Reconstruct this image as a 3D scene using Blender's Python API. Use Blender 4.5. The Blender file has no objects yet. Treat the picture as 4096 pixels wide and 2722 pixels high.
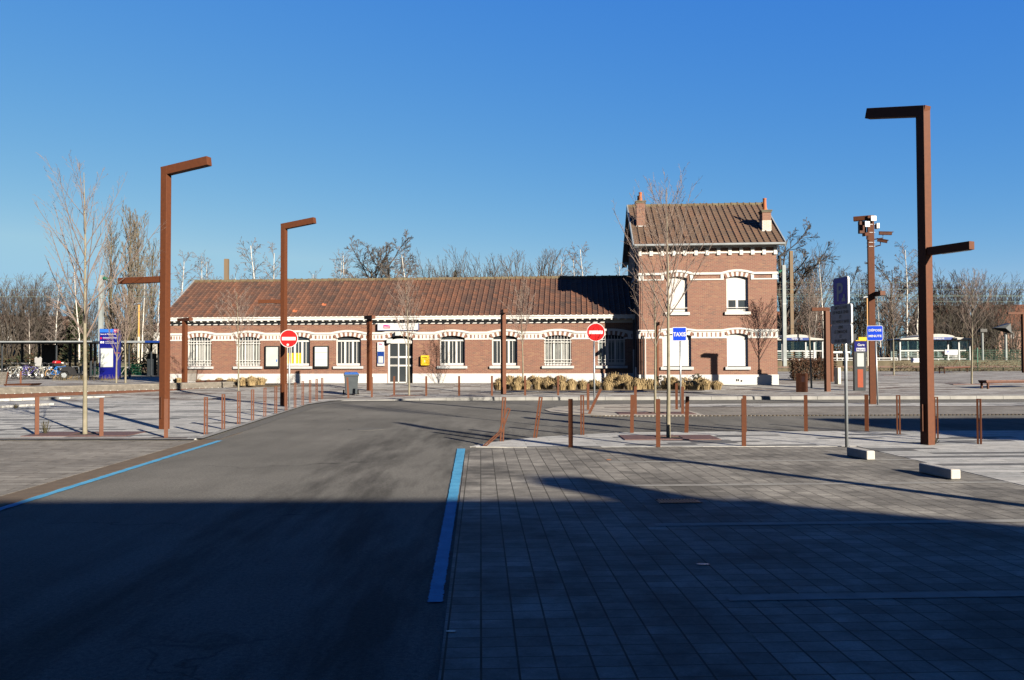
import bpy, math, random
from mathutils import Vector, Matrix
random.seed(7)
SC = bpy.context.scene
COL = SC.collection
rad = math.radians
# ------------------------------------------------------------------ camera
F, H = 3137.0, 1.65                       # focal length in photo pixels, eye height
PITCH, ROLL = rad(1.2783), rad(0.16)
fw = Vector((0, math.cos(PITCH), math.sin(PITCH)))
u0 = Vector((0, -math.sin(PITCH), math.cos(PITCH)))
r0 = Vector((1, 0, 0))
RT = r0*math.cos(ROLL) - u0*math.sin(ROLL)
UP = u0*math.cos(ROLL) + r0*math.sin(ROLL)
CAMP = Vector((0, 0, H))
cd = bpy.data.cameras.new("camera"); cam = bpy.data.objects.new("camera", cd); COL.objects.link(cam)
cd.sensor_width = 36.0; cd.lens = F/4096*36; cd.clip_end = 3000; cd.clip_start = 0.05
cam.matrix_world = Matrix(((RT.x, UP.x, -fw.x, 0), (RT.y, UP.y, -fw.y, 0), (RT.z, UP.z, -fw.z, H), (0, 0, 0, 1)))
SC.camera = cam
# ------------------------------------------------------------------ light
SUN_EL, SUN_AZ = rad(18.5), rad(142)      # behind the camera, to its right
w = bpy.data.worlds.new("World"); SC.world = w; w.use_nodes = True
nt = w.node_tree; bg = nt.nodes["Background"]
sky = nt.nodes.new("ShaderNodeTexSky"); sky.sky_type = 'NISHITA'; sky.sun_disc = False
sky.sun_elevation = SUN_EL; sky.sun_rotation = SUN_AZ
sky.altitude = 0; sky.air_density = 0.6; sky.dust_density = 0.0; sky.ozone_density = 10.0
spc = nt.nodes.new('ShaderNodeSeparateColor'); cbc = nt.nodes.new('ShaderNodeCombineColor'); nt.links.new(sky.outputs[0], spc.inputs[0])
for i, (g_, m_, x_) in enumerate(((1.40, 1.42, 0.98), (0.71, 0.80, 1.70), (0.10, 1.76, 2.35))):      # the camera's rendering of that blue
    prev = spc.outputs[i]
    for op_, val_ in (('POWER', g_), ('MULTIPLY', m_), ('MINIMUM', x_)):
        n_ = nt.nodes.new('ShaderNodeMath'); n_.operation = op_; n_.inputs[1].default_value = val_; nt.links.new(prev, n_.inputs[0]); prev = n_.outputs[0]
    nt.links.new(prev, cbc.inputs[i])
nt.links.new(cbc.outputs[0], bg.inputs[0])
bg.inputs[1].default_value = 0.05
sl = bpy.data.lights.new("sun", 'SUN'); sl.energy = 5.0; sl.angle = rad(0.53); sl.color = (1.0, 0.90, 0.74)
so = bpy.data.objects.new("sun", sl); COL.objects.link(so)
SUN_TO = Vector((-math.sin(SUN_AZ)*math.cos(SUN_EL), -math.cos(SUN_AZ)*math.cos(SUN_EL), -math.sin(SUN_EL)))
so.rotation_euler = SUN_TO.to_track_quat('-Z', 'Y').to_euler(); so.location = (20, -30, 40)
SC.view_settings.view_transform = 'Standard'; SC.view_settings.look = 'None'
SC.view_settings.exposure = 2.8; SC.view_settings.gamma = 1.0
SC.cycles.max_bounces = 6; SC.cycles.transparent_max_bounces = 12

# ------------------------------------------------------------------ helpers
def ray(u, v): return RT*((u-2048)/F) + UP*((1361-v)/F) + fw
def P(u, v, z=0.0):                        # the ground point a photo pixel shows
    d = ray(u, v); t = (z-H)/d.z; return CAMP + d*t
def at(u, v, D):                           # the point on that line of sight at depth D
    d = ray(u, v); return CAMP + d*(D/d.y)
def sm(a, b, x):
    t = min(1, max(0, (x-a)/(b-a))); return t*t*(3-2*t)
def lerp(a, b, t): return a+(b-a)*min(1, max(0, t))
def hz(x, y):                              # ground height of the square
    if y < 30.4:
        if x < -6.2 and y > 15.8: return 0.03
        if y > 14.3 and x > -2.0 and y < 17.6: return 0.012
        if x > 6.3 and y < 17.4: return 0.012
        if 1.0 < x and 21.8 < y < 27.6: return 0.02
        return 0.004
    front = lerp(0.03, 0.13, sm(-6, -1.5, x))
    if y < 35.5: return lerp(front, 0.13, (y-30.4)/5.1)
    if y < 39.5: return lerp(0.13, 0.30, (y-35.5)/4)
    return 0.30
def G(u, v):
    z = 0.02
    for _ in range(14):
        q = P(u, v, z); z = 0.6*z + 0.4*hz(q.x, q.y)
    q = P(u, v, z); q.z = hz(q.x, q.y); return q
def px(D): return D/F                      # metres per photo pixel at depth D

class MB:
    def __init__(s): s.v, s.f, s.m, s.uv = [], [], [], {}
    def add(s, vs, fs, mi=0):
        b = len(s.v); s.v += [tuple(x) for x in vs]
        for f in fs: s.f.append(tuple(b+i for i in f)); s.m.append(mi)
        return s
    def quad(s, a, b, c, d, mi=0, uv=None):
        s.add((a, b, c, d), ((0, 1, 2, 3),), mi)
        if uv: s.uv[len(s.f)-1] = uv
        return s
    def box(s, x0, x1, y0, y1, z0, z1, mi=0):
        return s.add([(x0, y0, z0), (x1, y0, z0), (x1, y1, z0), (x0, y1, z0), (x0, y0, z1), (x1, y0, z1), (x1, y1, z1), (x0, y1, z1)],
                     [(0, 3, 2, 1), (4, 5, 6, 7), (0, 1, 5, 4), (1, 2, 6, 5), (2, 3, 7, 6), (3, 0, 4, 7)], mi)
    def bar(s, p0, p1, wx, wy, up=(0, 0, 1), mi=0):     # rectangular bar between two points
        p0, p1 = Vector(p0), Vector(p1); d = (p1-p0).normalized(); up = Vector(up)
        if abs(d.dot(up)) > 0.98: up = Vector((0, 1, 0))
        x = d.cross(up).normalized()*wx/2; y = x.normalized().cross(d).normalized()*wy/2
        vs = [p+x*i+y*j for p in (p0, p1) for i, j in ((-1, -1), (1, -1), (1, 1), (-1, 1))]
        return s.add(vs, [(0, 1, 2, 3), (7, 6, 5, 4), (0, 4, 5, 1), (1, 5, 6, 2), (2, 6, 7, 3), (3, 7, 4, 0)], mi)
    def tube(s, pts, rs, n=6, mi=0, cap=True):
        pts = [Vector(p) for p in pts]; b = len(s.v); k = len(pts)
        ref = Vector((0.31, 0.17, 0.93))
        for i, p in enumerate(pts):
            d = (pts[min(i+1, k-1)]-pts[max(i-1, 0)])
            if d.length < 1e-9: d = Vector((0, 0, 1))
            d.normalize()
            r_ = ref if abs(d.dot(ref)) < 0.95 else Vector((1, 0, 0))
            x = d.cross(r_).normalized(); y = d.cross(x)
            r = rs[i] if hasattr(rs, '__len__') else rs
            for j in range(n):
                a = 2*math.pi*j/n; s.v.append(tuple(p + x*(r*math.cos(a)) + y*(r*math.sin(a))))
        for i in range(k-1):
            for j in range(n):
                s.f.append((b+i*n+j, b+i*n+(j+1) % n, b+(i+1)*n+(j+1) % n, b+(i+1)*n+j)); s.m.append(mi)
        if cap and n > 2:
            s.f.append(tuple(b+j for j in reversed(range(n)))); s.m.append(mi)
            s.f.append(tuple(b+(k-1)*n+j for j in range(n))); s.m.append(mi)
        return s
    def ring(s, c, ax, R, r, n=20, k=5, mi=0, t0=0, t1=2*math.pi):
        c, ax = Vector(c), Vector(ax).normalized(); x = ax.orthogonal().normalized(); y = ax.cross(x)
        full = abs(t1-t0-2*math.pi) < 1e-6
        pts = [c + x*R*math.cos(t0+(t1-t0)*i/n) + y*R*math.sin(t0+(t1-t0)*i/n) for i in range(n+1)]
        b = len(s.v)
        for i in range(n+1):
            a = t0+(t1-t0)*i/n; rd = x*math.cos(a)+y*math.sin(a)
            for j in range(k):
                q = 2*math.pi*j/k; s.v.append(tuple(pts[i]+rd*(r*math.cos(q))+ax*(r*math.sin(q))))
        for i in range(n):
            for j in range(k):
                s.f.append((b+i*k+j, b+i*k+(j+1) % k, b+(i+1)*k+(j+1) % k, b+(i+1)*k+j)); s.m.append(mi)
        return s
    def prism(s, poly, z0, z1, mi=0, ax=2):  # extrude a 2-D polygon; ax=2: xy up z, ax=1: xz along y
        n = len(poly); f3 = (lambda p, h: (p[0], p[1], h)) if ax == 2 else (lambda p, h: (p[0], h, p[1]))
        vs = [f3(p, z0) for p in poly]+[f3(p, z1) for p in poly]
        fs = [tuple(reversed(range(n))), tuple(range(n, 2*n))]+[(i, (i+1) % n, n+(i+1) % n, n+i) for i in range(n)]
        if ax == 1: fs = [tuple(reversed(f)) for f in fs]
        return s.add(vs, fs, mi)
    def disc(s, c, R, y0, y1, n=40, mi=0):   # disc facing -y
        return s.prism([(c[0]+R*math.cos(2*math.pi*i/n), c[1]+R*math.sin(2*math.pi*i/n)) for i in range(n)], y0, y1, mi, 1)
    def build(s, name, mats, parent=None, smooth=False, bevel=0, loc=None):
        me = bpy.data.meshes.new(name); me.from_pydata(s.v, [], s.f)
        mats = mats if isinstance(mats, (list, tuple)) else [mats]
        for m in mats: me.materials.append(m)
        if len(mats) > 1: me.polygons.foreach_set('material_index', s.m)
        if s.uv:
            ul = me.uv_layers.new(name='uv')
            for pi, uvs in s.uv.items():
                for li, q in zip(me.polygons[pi].loop_indices, uvs): ul.data[li].uv = q
        if smooth: me.polygons.foreach_set('use_smooth', [True]*len(me.polygons))
        me.update()
        o = bpy.data.objects.new(name, me); COL.objects.link(o)
        if parent: o.parent = parent
        if loc is not None: o.location = loc
        if bevel:
            b = o.modifiers.new('edge', 'BEVEL'); b.width = bevel; b.segments = 2; b.limit_method = 'ANGLE'
        return o
def tag(o, label, cat, group=None):
    o['label'] = label; o['category'] = cat
    if group: o['group'] = group
    return o
def struct(o): o['kind'] = 'structure'; return o
def stuff(o, label, cat): o['kind'] = 'stuff'; return tag(o, label, cat)
def empty(name, loc, rz, label, cat, group=None):
    o = bpy.data.objects.new(name, None); COL.objects.link(o); o.location = loc; o.rotation_euler = (0, 0, rz)
    o.empty_display_size = 0.2
    return tag(o, label, cat, group)
def dup(src, loc, rz=None, label=None, scale=None):
    c = src.copy(); COL.objects.link(c); c.location = loc
    if rz is not None: c.rotation_euler = (src.rotation_euler.x, src.rotation_euler.y, rz)
    if label: c['label'] = label
    if scale: c.scale = scale
    for ch in list(src.children):
        d = ch.copy(); COL.objects.link(d); d.parent = c
        for g in list(ch.children):
            e = g.copy(); COL.objects.link(e); e.parent = d
    return c
_tc = {}
def text(mb, body, size, x, z, y, align='CENTER', mi=0, sx=1.0, bold=0.0):   # lettering in the xz plane facing -y
    key = (body, align, bold)
    if key not in _tc:
        cu = bpy.data.curves.new('t', 'FONT'); cu.body = body; cu.align_x = align; cu.size = 1; cu.resolution_u = 3; cu.offset = bold
        ob = bpy.data.objects.new('t', cu); COL.objects.link(ob); bpy.context.view_layer.update()
        me = bpy.data.meshes.new_from_object(ob.evaluated_get(bpy.context.evaluated_depsgraph_get()))
        _tc[key] = ([tuple(v.co) for v in me.vertices], [tuple(p.vertices) for p in me.polygons])
        bpy.data.objects.remove(ob); bpy.data.curves.remove(cu); bpy.data.meshes.remove(me)
    vs, fs = _tc[key]
    mb.add([(x+q[0]*size*sx, y, z+q[1]*size) for q in vs], fs, mi)
    return mb
def rrect(w_, h_, r, n=5, cx=0, cz=0):
    pts = []
    for sx, sz, a0 in ((1, 1, 0), (-1, 1, 90), (-1, -1, 180), (1, -1, 270)):
        for i in range(n+1):
            a = rad(a0+90*i/n); pts.append((cx+sx*(w_/2-r)+r*math.cos(a), cz+sz*(h_/2-r)+r*math.sin(a)))
    return pts

# ------------------------------------------------------------------ materials
def newmat(name):
    m = bpy.data.materials.new(name); m.use_nodes = True
    return m, m.node_tree.nodes, m.node_tree.links, m.node_tree.nodes['Principled BSDF']
KA = 0.293                                  # paint and stone are a little darker than catalogue values
def kc(c): return tuple(KA*x for x in c)
def c4(c): return (c[0], c[1], c[2], 1)
def ramp(N, stops, interp='LINEAR'):
    r = N.new('ShaderNodeValToRGB'); cr = r.color_ramp; cr.interpolation = interp
    while len(cr.elements) < len(stops): cr.elements.new(0.5)
    for e, (p, c) in zip(cr.elements, stops): e.position = p; e.color = c4(c)
    return r
def mixc(N, L, fac, a, b, mode='MIX'):
    m = N.new('ShaderNodeMix'); m.data_type = 'RGBA'; m.blend_type = mode
    for sock, val in ((m.inputs[0], fac), (m.inputs[6], a), (m.inputs[7], b)):
        if hasattr(val, 'is_output'): L.new(val, sock)
        elif isinstance(val, (int, float)): sock.default_value = val
        else: sock.default_value = c4(val)
    return m.outputs[2]
def noise(N, L, vec, scale, detail=4, rough=0.6):
    n = N.new('ShaderNodeTexNoise'); n.inputs['Scale'].default_value = scale; n.inputs['Detail'].default_value = detail
    n.inputs['Roughness'].default_value = rough
    if vec: L.new(vec, n.inputs['Vector'])
    return n.outputs['Fac']
def mapping(N, L, vec, rot=0, scale=(1, 1, 1), loc=(0, 0, 0)):
    m = N.new('ShaderNodeMapping'); m.inputs['Rotation'].default_value = (0, 0, rot); m.inputs['Scale'].default_value = scale
    m.inputs['Location'].default_value = loc
    L.new(vec, m.inputs['Vector']); return m.outputs[0]
def obj_co(N): return N.new('ShaderNodeTexCoord').outputs['Object']
def simple(name, c1, c2=None, scale=6, rough=0.6, metal=0.0, bump=0.0, detail=4, spec=0.13, stops=(0.35, 0.68)):
    m, N, L, b = newmat(name)
    b.inputs['Roughness'].default_value = rough; b.inputs['Metallic'].default_value = metal
    b.inputs['Specular IOR Level'].default_value = spec
    co = obj_co(N)
    c2 = kc(c2 or tuple(x*0.86 for x in c1)); c1 = kc(c1)
    fac = noise(N, L, co, scale, detail)
    r = ramp(N, [(stops[0], c1), (stops[1], c2)]); L.new(fac, r.inputs[0])
    L.new(r.outputs[0], b.inputs['Base Color'])
    if bump:
        bp = N.new('ShaderNodeBump'); bp.inputs['Strength'].default_value = bump; bp.inputs['Distance'].default_value = 0.02
        L.new(noise(N, L, co, scale*6, 3), bp.inputs['Height']); L.new(bp.outputs[0], b.inputs['Normal'])
    return m
def brick_nodes(N, L, vec, bw, bh, mortar, offset=0.5, smooth=0.1):
    t = N.new('ShaderNodeTexBrick'); t.offset = offset; t.squash = 1
    t.inputs['Color1'].default_value = (0, 0, 0, 1); t.inputs['Color2'].default_value = (1, 1, 1, 1)
    t.inputs['Scale'].default_value = 1; t.inputs['Brick Width'].default_value = bw; t.inputs['Row Height'].default_value = bh
    t.inputs['Mortar Size'].default_value = mortar; t.inputs['Mortar Smooth'].default_value = smooth; t.inputs['Bias'].default_value = 0
    L.new(vec, t.inputs['Vector']); return t.outputs['Color'], t.outputs['Fac']
def brick_mat(name, dark, mid, light, mortar, paint=None):
    dark, mid, light, mortar = kc(dark), kc(mid), kc(light), kc(mortar)
    m, N, L, b = newmat(name); co = obj_co(N)
    sp = N.new('ShaderNodeSeparateXYZ'); L.new(co, sp.inputs[0])
    ad = N.new('ShaderNodeMath'); ad.operation = 'ADD'; L.new(sp.outputs[0], ad.inputs[0]); L.new(sp.outputs[1], ad.inputs[1])
    cb = N.new('ShaderNodeCombineXYZ'); L.new(ad.outputs[0], cb.inputs[0]); L.new(sp.outputs[2], cb.inputs[1])
    col, fac = brick_nodes(N, L, cb.outputs[0], 0.205, 0.0665, 0.0075)
    r = ramp(N, [(0.0, dark), (0.3, mid), (0.75, mid), (1.0, light)]); L.new(col, r.inputs[0])
    big = noise(N, L, co, 0.55, 5)
    rb = ramp(N, [(0.42, (0, 0, 0)), (0.66, (1, 1, 1))]); L.new(big, rb.inputs[0])
    c1 = mixc(N, L, rb.outputs[0], r.outputs[0], tuple(0.5*(light[i]+mid[i]) for i in range(3)))
    mm = N.new('ShaderNodeMath'); mm.operation = 'MULTIPLY'; mm.inputs[1].default_value = 0.45; L.new(rb.outputs[0], mm.inputs[0])
    c1 = mixc(N, L, mm.outputs[0], r.outputs[0], tuple(0.5*(light[i]+mid[i]) for i in range(3)))
    c2 = mixc(N, L, fac, c1, mortar)
    L.new(c2, b.inputs['Base Color']); b.inputs['Roughness'].default_value = 0.85
    bp = N.new('ShaderNodeBump'); bp.inputs['Strength'].default_value = 0.5; bp.inputs['Distance'].default_value = 0.01; bp.invert = True
    L.new(fac, bp.inputs['Height']); L.new(bp.outputs[0], b.inputs['Normal'])
    return m
ROADROT = rad(2.3)
def paving(name, bw, bh, mortar, stops, joint, offset=0.5, rot=ROADROT, stain=(0.6, 0.35), rough=0.75, rows=0):
    stops = [(p, kc(c)) for p, c in stops]; joint = kc(joint)
    m, N, L, b = newmat(name); co = obj_co(N)
    vec = mapping(N, L, co, rot=-rot)
    col, fac = brick_nodes(N, L, vec, bw, bh, mortar, offset)
    r = ramp(N, stops, 'CONSTANT' if len(stops) > 2 else 'LINEAR'); L.new(col, r.inputs[0])
    st = noise(N, L, mapping(N, L, co, scale=(1, 1, 1)), stain[0], 6, 0.65)
    rs = ramp(N, [(0.36, (1-stain[1],)*3), (0.6, (1, 1, 1))]); L.new(st, rs.inputs[0])
    c = mixc(N, L, 1.0, r.outputs[0], rs.outputs[0], 'MULTIPLY')
    st2 = noise(N, L, mapping(N, L, co, rot=0.5, scale=(1.0, 1.5, 1), loc=(7, 3, 0)), 3.1, 6, 0.7); rs2 = ramp(N, [(0.38, (0.72,)*3), (0.55, (1, 1, 1)), (0.75, (1.10,)*3)]); L.new(st2, rs2.inputs[0])
    c = mixc(N, L, 1.0, c, rs2.outputs[0], 'MULTIPLY')
    fine = noise(N, L, co, 60, 3, 0.7); rf = ramp(N, [(0.3, (0.82,)*3), (0.7, (1.12,)*3)]); L.new(fine, rf.inputs[0])
    c = mixc(N, L, 1.0, c, rf.outputs[0], 'MULTIPLY')
    c = mixc(N, L, fac, c, joint)
    if rows:
        _c, f2 = brick_nodes(N, L, vec, 400, bh, rows, 0, 0.15)
        jn = noise(N, L, co, 4.0, 4, 0.7); rj = ramp(N, [(0.35, tuple(x*0.55 for x in joint)), (0.6, joint), (0.72, tuple(x*3.2 for x in joint))]); L.new(jn, rj.inputs[0])
        c = mixc(N, L, f2, c, rj.outputs[0])
    L.new(c, b.inputs['Base Color']); b.inputs['Roughness'].default_value = rough; b.inputs['Specular IOR Level'].default_value = 0.06
    bp = N.new('ShaderNodeBump'); bp.inputs['Strength'].default_value = 0.4; bp.inputs['Distance'].default_value = 0.008; bp.invert = True
    L.new(fac, bp.inputs['Height']); L.new(bp.outputs[0], b.inputs['Normal'])
    return m
M = {}
M['brick'] = brick_mat('red brick', (0.100, 0.026, 0.014), (0.168, 0.044, 0.021), (0.225, 0.092, 0.041), (0.235, 0.163, 0.100))
M['brick_far'] = brick_mat('far brick', (0.15, 0.05, 0.03), (0.21, 0.08, 0.045), (0.24, 0.11, 0.07), (0.30, 0.24, 0.18))
M['brick_lime'] = brick_mat('limewashed brick', (0.45, 0.40, 0.33), (0.55, 0.50, 0.42), (0.6, 0.55, 0.47), (0.30, 0.27, 0.23))
M['white'] = simple('white paint', (0.62, 0.61, 0.59), (0.57, 0.56, 0.54), 1.3, 0.55)
M['whitewood'] = simple('white painted wood', (0.64, 0.63, 0.61), (0.52, 0.51, 0.49), 3.5, 0.5, stops=(0.4, 0.9))
M['plinth'] = simple('plinth paint', (0.60, 0.58, 0.57), (0.53, 0.51, 0.50), 0.9, 0.7, stops=(0.4, 0.8))
M['sill'] = simple('sill stone', (0.50, 0.51, 0.52), (0.42, 0.43, 0.44), 4, 0.6)
M['shutter'] = simple('roller shutter', (0.66, 0.65, 0.63), None, 1, 0.45)
m, N, L, b = newmat('dark glass'); b.inputs['Base Color'].default_value = (0.012, 0.014, 0.016, 1); b.inputs['Roughness'].default_value = 0.04; M['glass'] = m
M['curtain'] = simple('net curtain behind glass', (0.30, 0.31, 0.29), (0.16, 0.17, 0.17), 2.5, 0.12)
M['curtain2'] = simple('teal blind', (0.20, 0.23, 0.22), (0.12, 0.15, 0.16), 2.5, 0.12)
M['yellow'] = simple('yellow enamel', (0.80, 0.50, 0.035), (0.72, 0.43, 0.03), 2, 0.35)
M['corten'] = simple('rust brown coating', (0.122, 0.037, 0.0125), (0.098, 0.030, 0.0115), 14, 0.65, bump=0.1, spec=0.12)
M['corten2'] = simple('weathered rust', (0.098, 0.033, 0.015), (0.060, 0.022, 0.012), 9, 0.7, bump=0.15, spec=0.1)
M['grate'] = simple('rusty grating', (0.165, 0.095, 0.085), (0.110, 0.064, 0.058), 20, 0.7)
M['lens'] = simple('lamp lens', (0.35, 0.36, 0.38), None, 3, 0.2)
M['steel'] = simple('galvanised steel', (0.42, 0.45, 0.48), (0.34, 0.37, 0.40), 8, 0.4, metal=0.5)
M['concrete'] = simple('cast concrete', (0.50, 0.48, 0.45), (0.38, 0.37, 0.35), 7, 0.8, bump=0.25)
M['kerb'] = simple('kerb concrete', (0.31, 0.305, 0.295), (0.23, 0.225, 0.215), 2.2, 0.8, bump=0.15)
M['tipconcrete'] = simple('washed concrete', (0.46, 0.42, 0.36), (0.33, 0.30, 0.26), 1.6, 0.85, bump=0.2)
M['soil'] = simple('bed soil', (0.10, 0.075, 0.05), (0.05, 0.038, 0.026), 5, 0.95, bump=0.6)
M['earth'] = simple('rough ground', (0.13, 0.12, 0.07), (0.07, 0.075, 0.035), 0.4, 0.95, bump=0.3)
M['ballast'] = simple('ballast', (0.15, 0.125, 0.085), (0.09, 0.078, 0.05), 1.5, 0.95, bump=0.4)
m, N, L, b = newmat('blue road paint'); co = obj_co(N); M['blueline'] = m; b.inputs['Roughness'].default_value = 0.8; b.inputs['Specular IOR Level'].default_value = 0.08
rr = ramp(N, [(0.35, kc((0.07, 0.31, 0.55))), (0.65, kc((0.11, 0.42, 0.68)))]); L.new(noise(N, L, co, 5, 4), rr.inputs[0])
rw = ramp(N, [(0.57, (0, 0, 0)), (0.64, (1, 1, 1))]); L.new(noise(N, L, co, 48, 4, 0.75), rw.inputs[0])
L.new(mixc(N, L, rw.outputs[0], rr.outputs[0], (0.035, 0.075, 0.105)), b.inputs['Base Color'])
M['brownstrip'] = simple('brown gravel strip', (0.17, 0.125, 0.085), (0.12, 0.09, 0.065), 5, 0.9, bump=0.3)
M['red'] = simple('sign red', (0.55, 0.010, 0.012), None, 2, 0.35)
M['signwhite'] = simple('sign white', (0.66, 0.67, 0.68), None, 3, 0.35)
M['signblue'] = simple('sign blue', (0.004, 0.055, 0.62), None, 2, 0.35)
M['parkblue'] = simple('faded parking blue', (0.020, 0.055, 0.55), None, 2, 0.2)
M['signgrey'] = simple('panel grey', (0.40, 0.43, 0.47), (0.32, 0.34, 0.38), 5, 0.3)
M['navy'] = simple('navy enamel', (0.004, 0.006, 0.16), (0.003, 0.005, 0.12), 1.5, 0.3)
M['navy2'] = simple('station blue', (0.012, 0.045, 0.24), None, 1.5, 0.35)
M['skyblue'] = simple('bright blue band', (0.02, 0.13, 0.55), None, 2, 0.35)
M['magenta'] = simple('logo magenta', (0.50, 0.02, 0.16), None, 2, 0.35)
m, N, L, b = newmat('logo gradient'); co = obj_co(N); sp = N.new('ShaderNodeSeparateXYZ'); L.new(co, sp.inputs[0])
mr = N.new('ShaderNodeMapRange'); mr.inputs[1].default_value = -0.15; mr.inputs[2].default_value = 0.15; L.new(sp.outputs[2], mr.inputs[0])
rr = ramp(N, [(0, (0.22, 0.035, 0.022)), (0.5, (0.18, 0.009, 0.050)), (1, (0.085, 0.009, 0.10))]); b.inputs['Specular IOR Level'].default_value = 0.1; L.new(mr.outputs[0], rr.inputs[0]); L.new(rr.outputs[0], b.inputs['Base Color']); M['logo'] = m
M['grey_txt'] = simple('grey lettering', (0.17, 0.18, 0.21), None, 2, 0.5)
M['black'] = simple('black frame', (0.012, 0.012, 0.014), (0.02, 0.02, 0.022), 5, 0.4)
M['anthracite'] = simple('anthracite metal', (0.030, 0.037, 0.045), (0.022, 0.027, 0.034), 4, 0.45)
M['bin'] = simple('grey plastic', (0.060, 0.072, 0.082), (0.048, 0.058, 0.068), 4, 0.4)
M['binlid'] = simple('blue plastic lid', (0.03, 0.17, 0.62), None, 4, 0.35)
M['poster'] = simple('poster paper', (0.50, 0.53, 0.52), (0.42, 0.46, 0.46), 3, 0.25)
M['poster2'] = simple('timetable paper', (0.60, 0.65, 0.62), (0.52, 0.58, 0.62), 3, 0.25)
M['orange'] = simple('orange', (0.55, 0.17, 0.02), None, 2, 0.5)
M['redpanel'] = simple('orange red panel', (0.33, 0.055, 0.015), (0.26, 0.045, 0.014), 9, 0.6)
M['cream'] = simple('cream enamel', (0.66, 0.60, 0.47), None, 2, 0.4)
M['pole_yellow'] = simple('yellow pole', (0.62, 0.30, 0.04), (0.55, 0.33, 0.16), 0.7, 0.5)
M['mast'] = simple('grey mast', (0.30, 0.33, 0.335), (0.22, 0.245, 0.25), 1.5, 0.6)
M['mastbrown'] = simple('brown weathered mast', (0.20, 0.13, 0.07), (0.15, 0.12, 0.09), 0.8, 0.8)
M['green'] = simple('green fence paint', (0.012, 0.13, 0.075), None, 3, 0.5)
M['tyre'] = simple('rubber', (0.015, 0.015, 0.016), None, 4, 0.8)
M['chrome'] = simple('bare metal', (0.36, 0.36, 0.36), None, 4, 0.35, metal=0.8)
M['wood'] = simple('weathered grey slats', (0.235, 0.21, 0.18), (0.15, 0.135, 0.115), 6, 0.85, bump=0.3)
M['benchtop'] = simple('bench plank', (0.17, 0.09, 0.07), (0.11, 0.06, 0.05), 8, 0.7)
M['straw'] = simple('dry grass', (0.46, 0.34, 0.18), (0.31, 0.22, 0.105), 7, 0.9)
M['strawdark'] = simple('dark dry grass', (0.26, 0.18, 0.09), (0.16, 0.11, 0.055), 7, 0.9)
M['drygrass'] = simple('dry weeds', (0.2, 0.155, 0.075), (0.13, 0.1, 0.05), 3, 0.9)
M['copper'] = simple('copper beech leaves', (0.095, 0.042, 0.020), (0.050, 0.024, 0.013), 9, 0.85)
M['evergreen'] = simple('dark evergreen', (0.030, 0.038, 0.014), (0.016, 0.020, 0.009), 2.5, 0.9)
M['olive'] = simple('scrub leaves', (0.070, 0.060, 0.030), (0.040, 0.034, 0.020), 1.5, 0.9)
M['bark'] = simple('sapling bark', (0.27, 0.24, 0.18), (0.17, 0.155, 0.105), 5, 0.85)
M['barktwig'] = simple('sapling twigs', (0.22, 0.17, 0.145), (0.15, 0.112, 0.098), 5, 0.85)
M['birch'] = simple('birch bark', (0.62, 0.585, 0.53), (0.3, 0.27, 0.24), 2.6, 0.8, stops=(0.5, 0.75))
M['birchtwig'] = simple('birch twigs', (0.18, 0.145, 0.13), (0.125, 0.1, 0.09), 2, 0.9)
M['oak'] = simple('dark bark', (0.085, 0.068, 0.05), (0.055, 0.044, 0.034), 2, 0.9)
M['oaktwig'] = simple('dark twigs', (0.095, 0.08, 0.07), (0.06, 0.05, 0.045), 2, 0.9)
M['poplartwig'] = simple('poplar twigs', (0.155, 0.132, 0.1), (0.105, 0.088, 0.07), 1, 0.9)
M['woodtwig'] = simple('wood twigs', (0.056, 0.046, 0.04), (0.036, 0.03, 0.027), 0.5, 0.95)
M['woodtwig2'] = simple('wood twigs mossy', (0.062, 0.056, 0.034), (0.038, 0.035, 0.024), 0.5, 0.95)
M['mossbark'] = simple('mossy stems', (0.15, 0.125, 0.055), (0.085, 0.07, 0.04), 0.8, 0.9)
M['roof_far'] = simple('far tiles', (0.17, 0.066, 0.038), (0.12, 0.050, 0.032), 1.2, 0.9)
M['whitewall'] = simple('far white wall', (0.56, 0.55, 0.52), (0.50, 0.49, 0.46), 1, 0.8)
M['terracotta'] = simple('terracotta', (0.42, 0.125, 0.045), (0.33, 0.10, 0.035), 5, 0.7)
M['mortarcap'] = simple('cement cap', (0.17, 0.15, 0.11), (0.11, 0.10, 0.07), 6, 0.9)
M['zinc'] = simple('zinc', (0.42, 0.45, 0.47), (0.33, 0.36, 0.38), 2, 0.4, metal=0.3)
M['darkpipe'] = simple('dark downpipe', (0.06, 0.065, 0.075), None, 2, 0.5)
M['bluebike'] = simple('blue bicycle paint', (0.02, 0.16, 0.5), None, 3, 0.3)
M['purplebike'] = simple('purple bicycle paint', (0.05, 0.03, 0.22), None, 3, 0.3)
M['silverbike'] = simple('silver bicycle paint', (0.34, 0.32, 0.28), None, 3, 0.3)
M['whitebike'] = simple('pale bicycle paint', (0.30, 0.36, 0.40), None, 3, 0.3)
M['tantyre'] = simple('tan tyre', (0.40, 0.22, 0.08), None, 3, 0.7)
M['greyseat'] = simple('grey plastic seat', (0.45, 0.45, 0.45), None, 3, 0.4)
M['wire'] = simple('weathered copper wire', (0.20, 0.26, 0.22), None, 3, 0.6)
m, N, L, b = newmat('shelter glass'); M['clear'] = m
tr = N.new('ShaderNodeBsdfTransparent'); tr.inputs[0].default_value = (0.60, 0.68, 0.67, 1); gl = N.new('ShaderNodeBsdfGlossy'); gl.inputs['Roughness'].default_value = 0.05
gl.inputs[0].default_value = (0.6, 0.7, 0.75, 1); ms = N.new('ShaderNodeMixShader'); ms.inputs[0].default_value = 0.05
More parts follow.
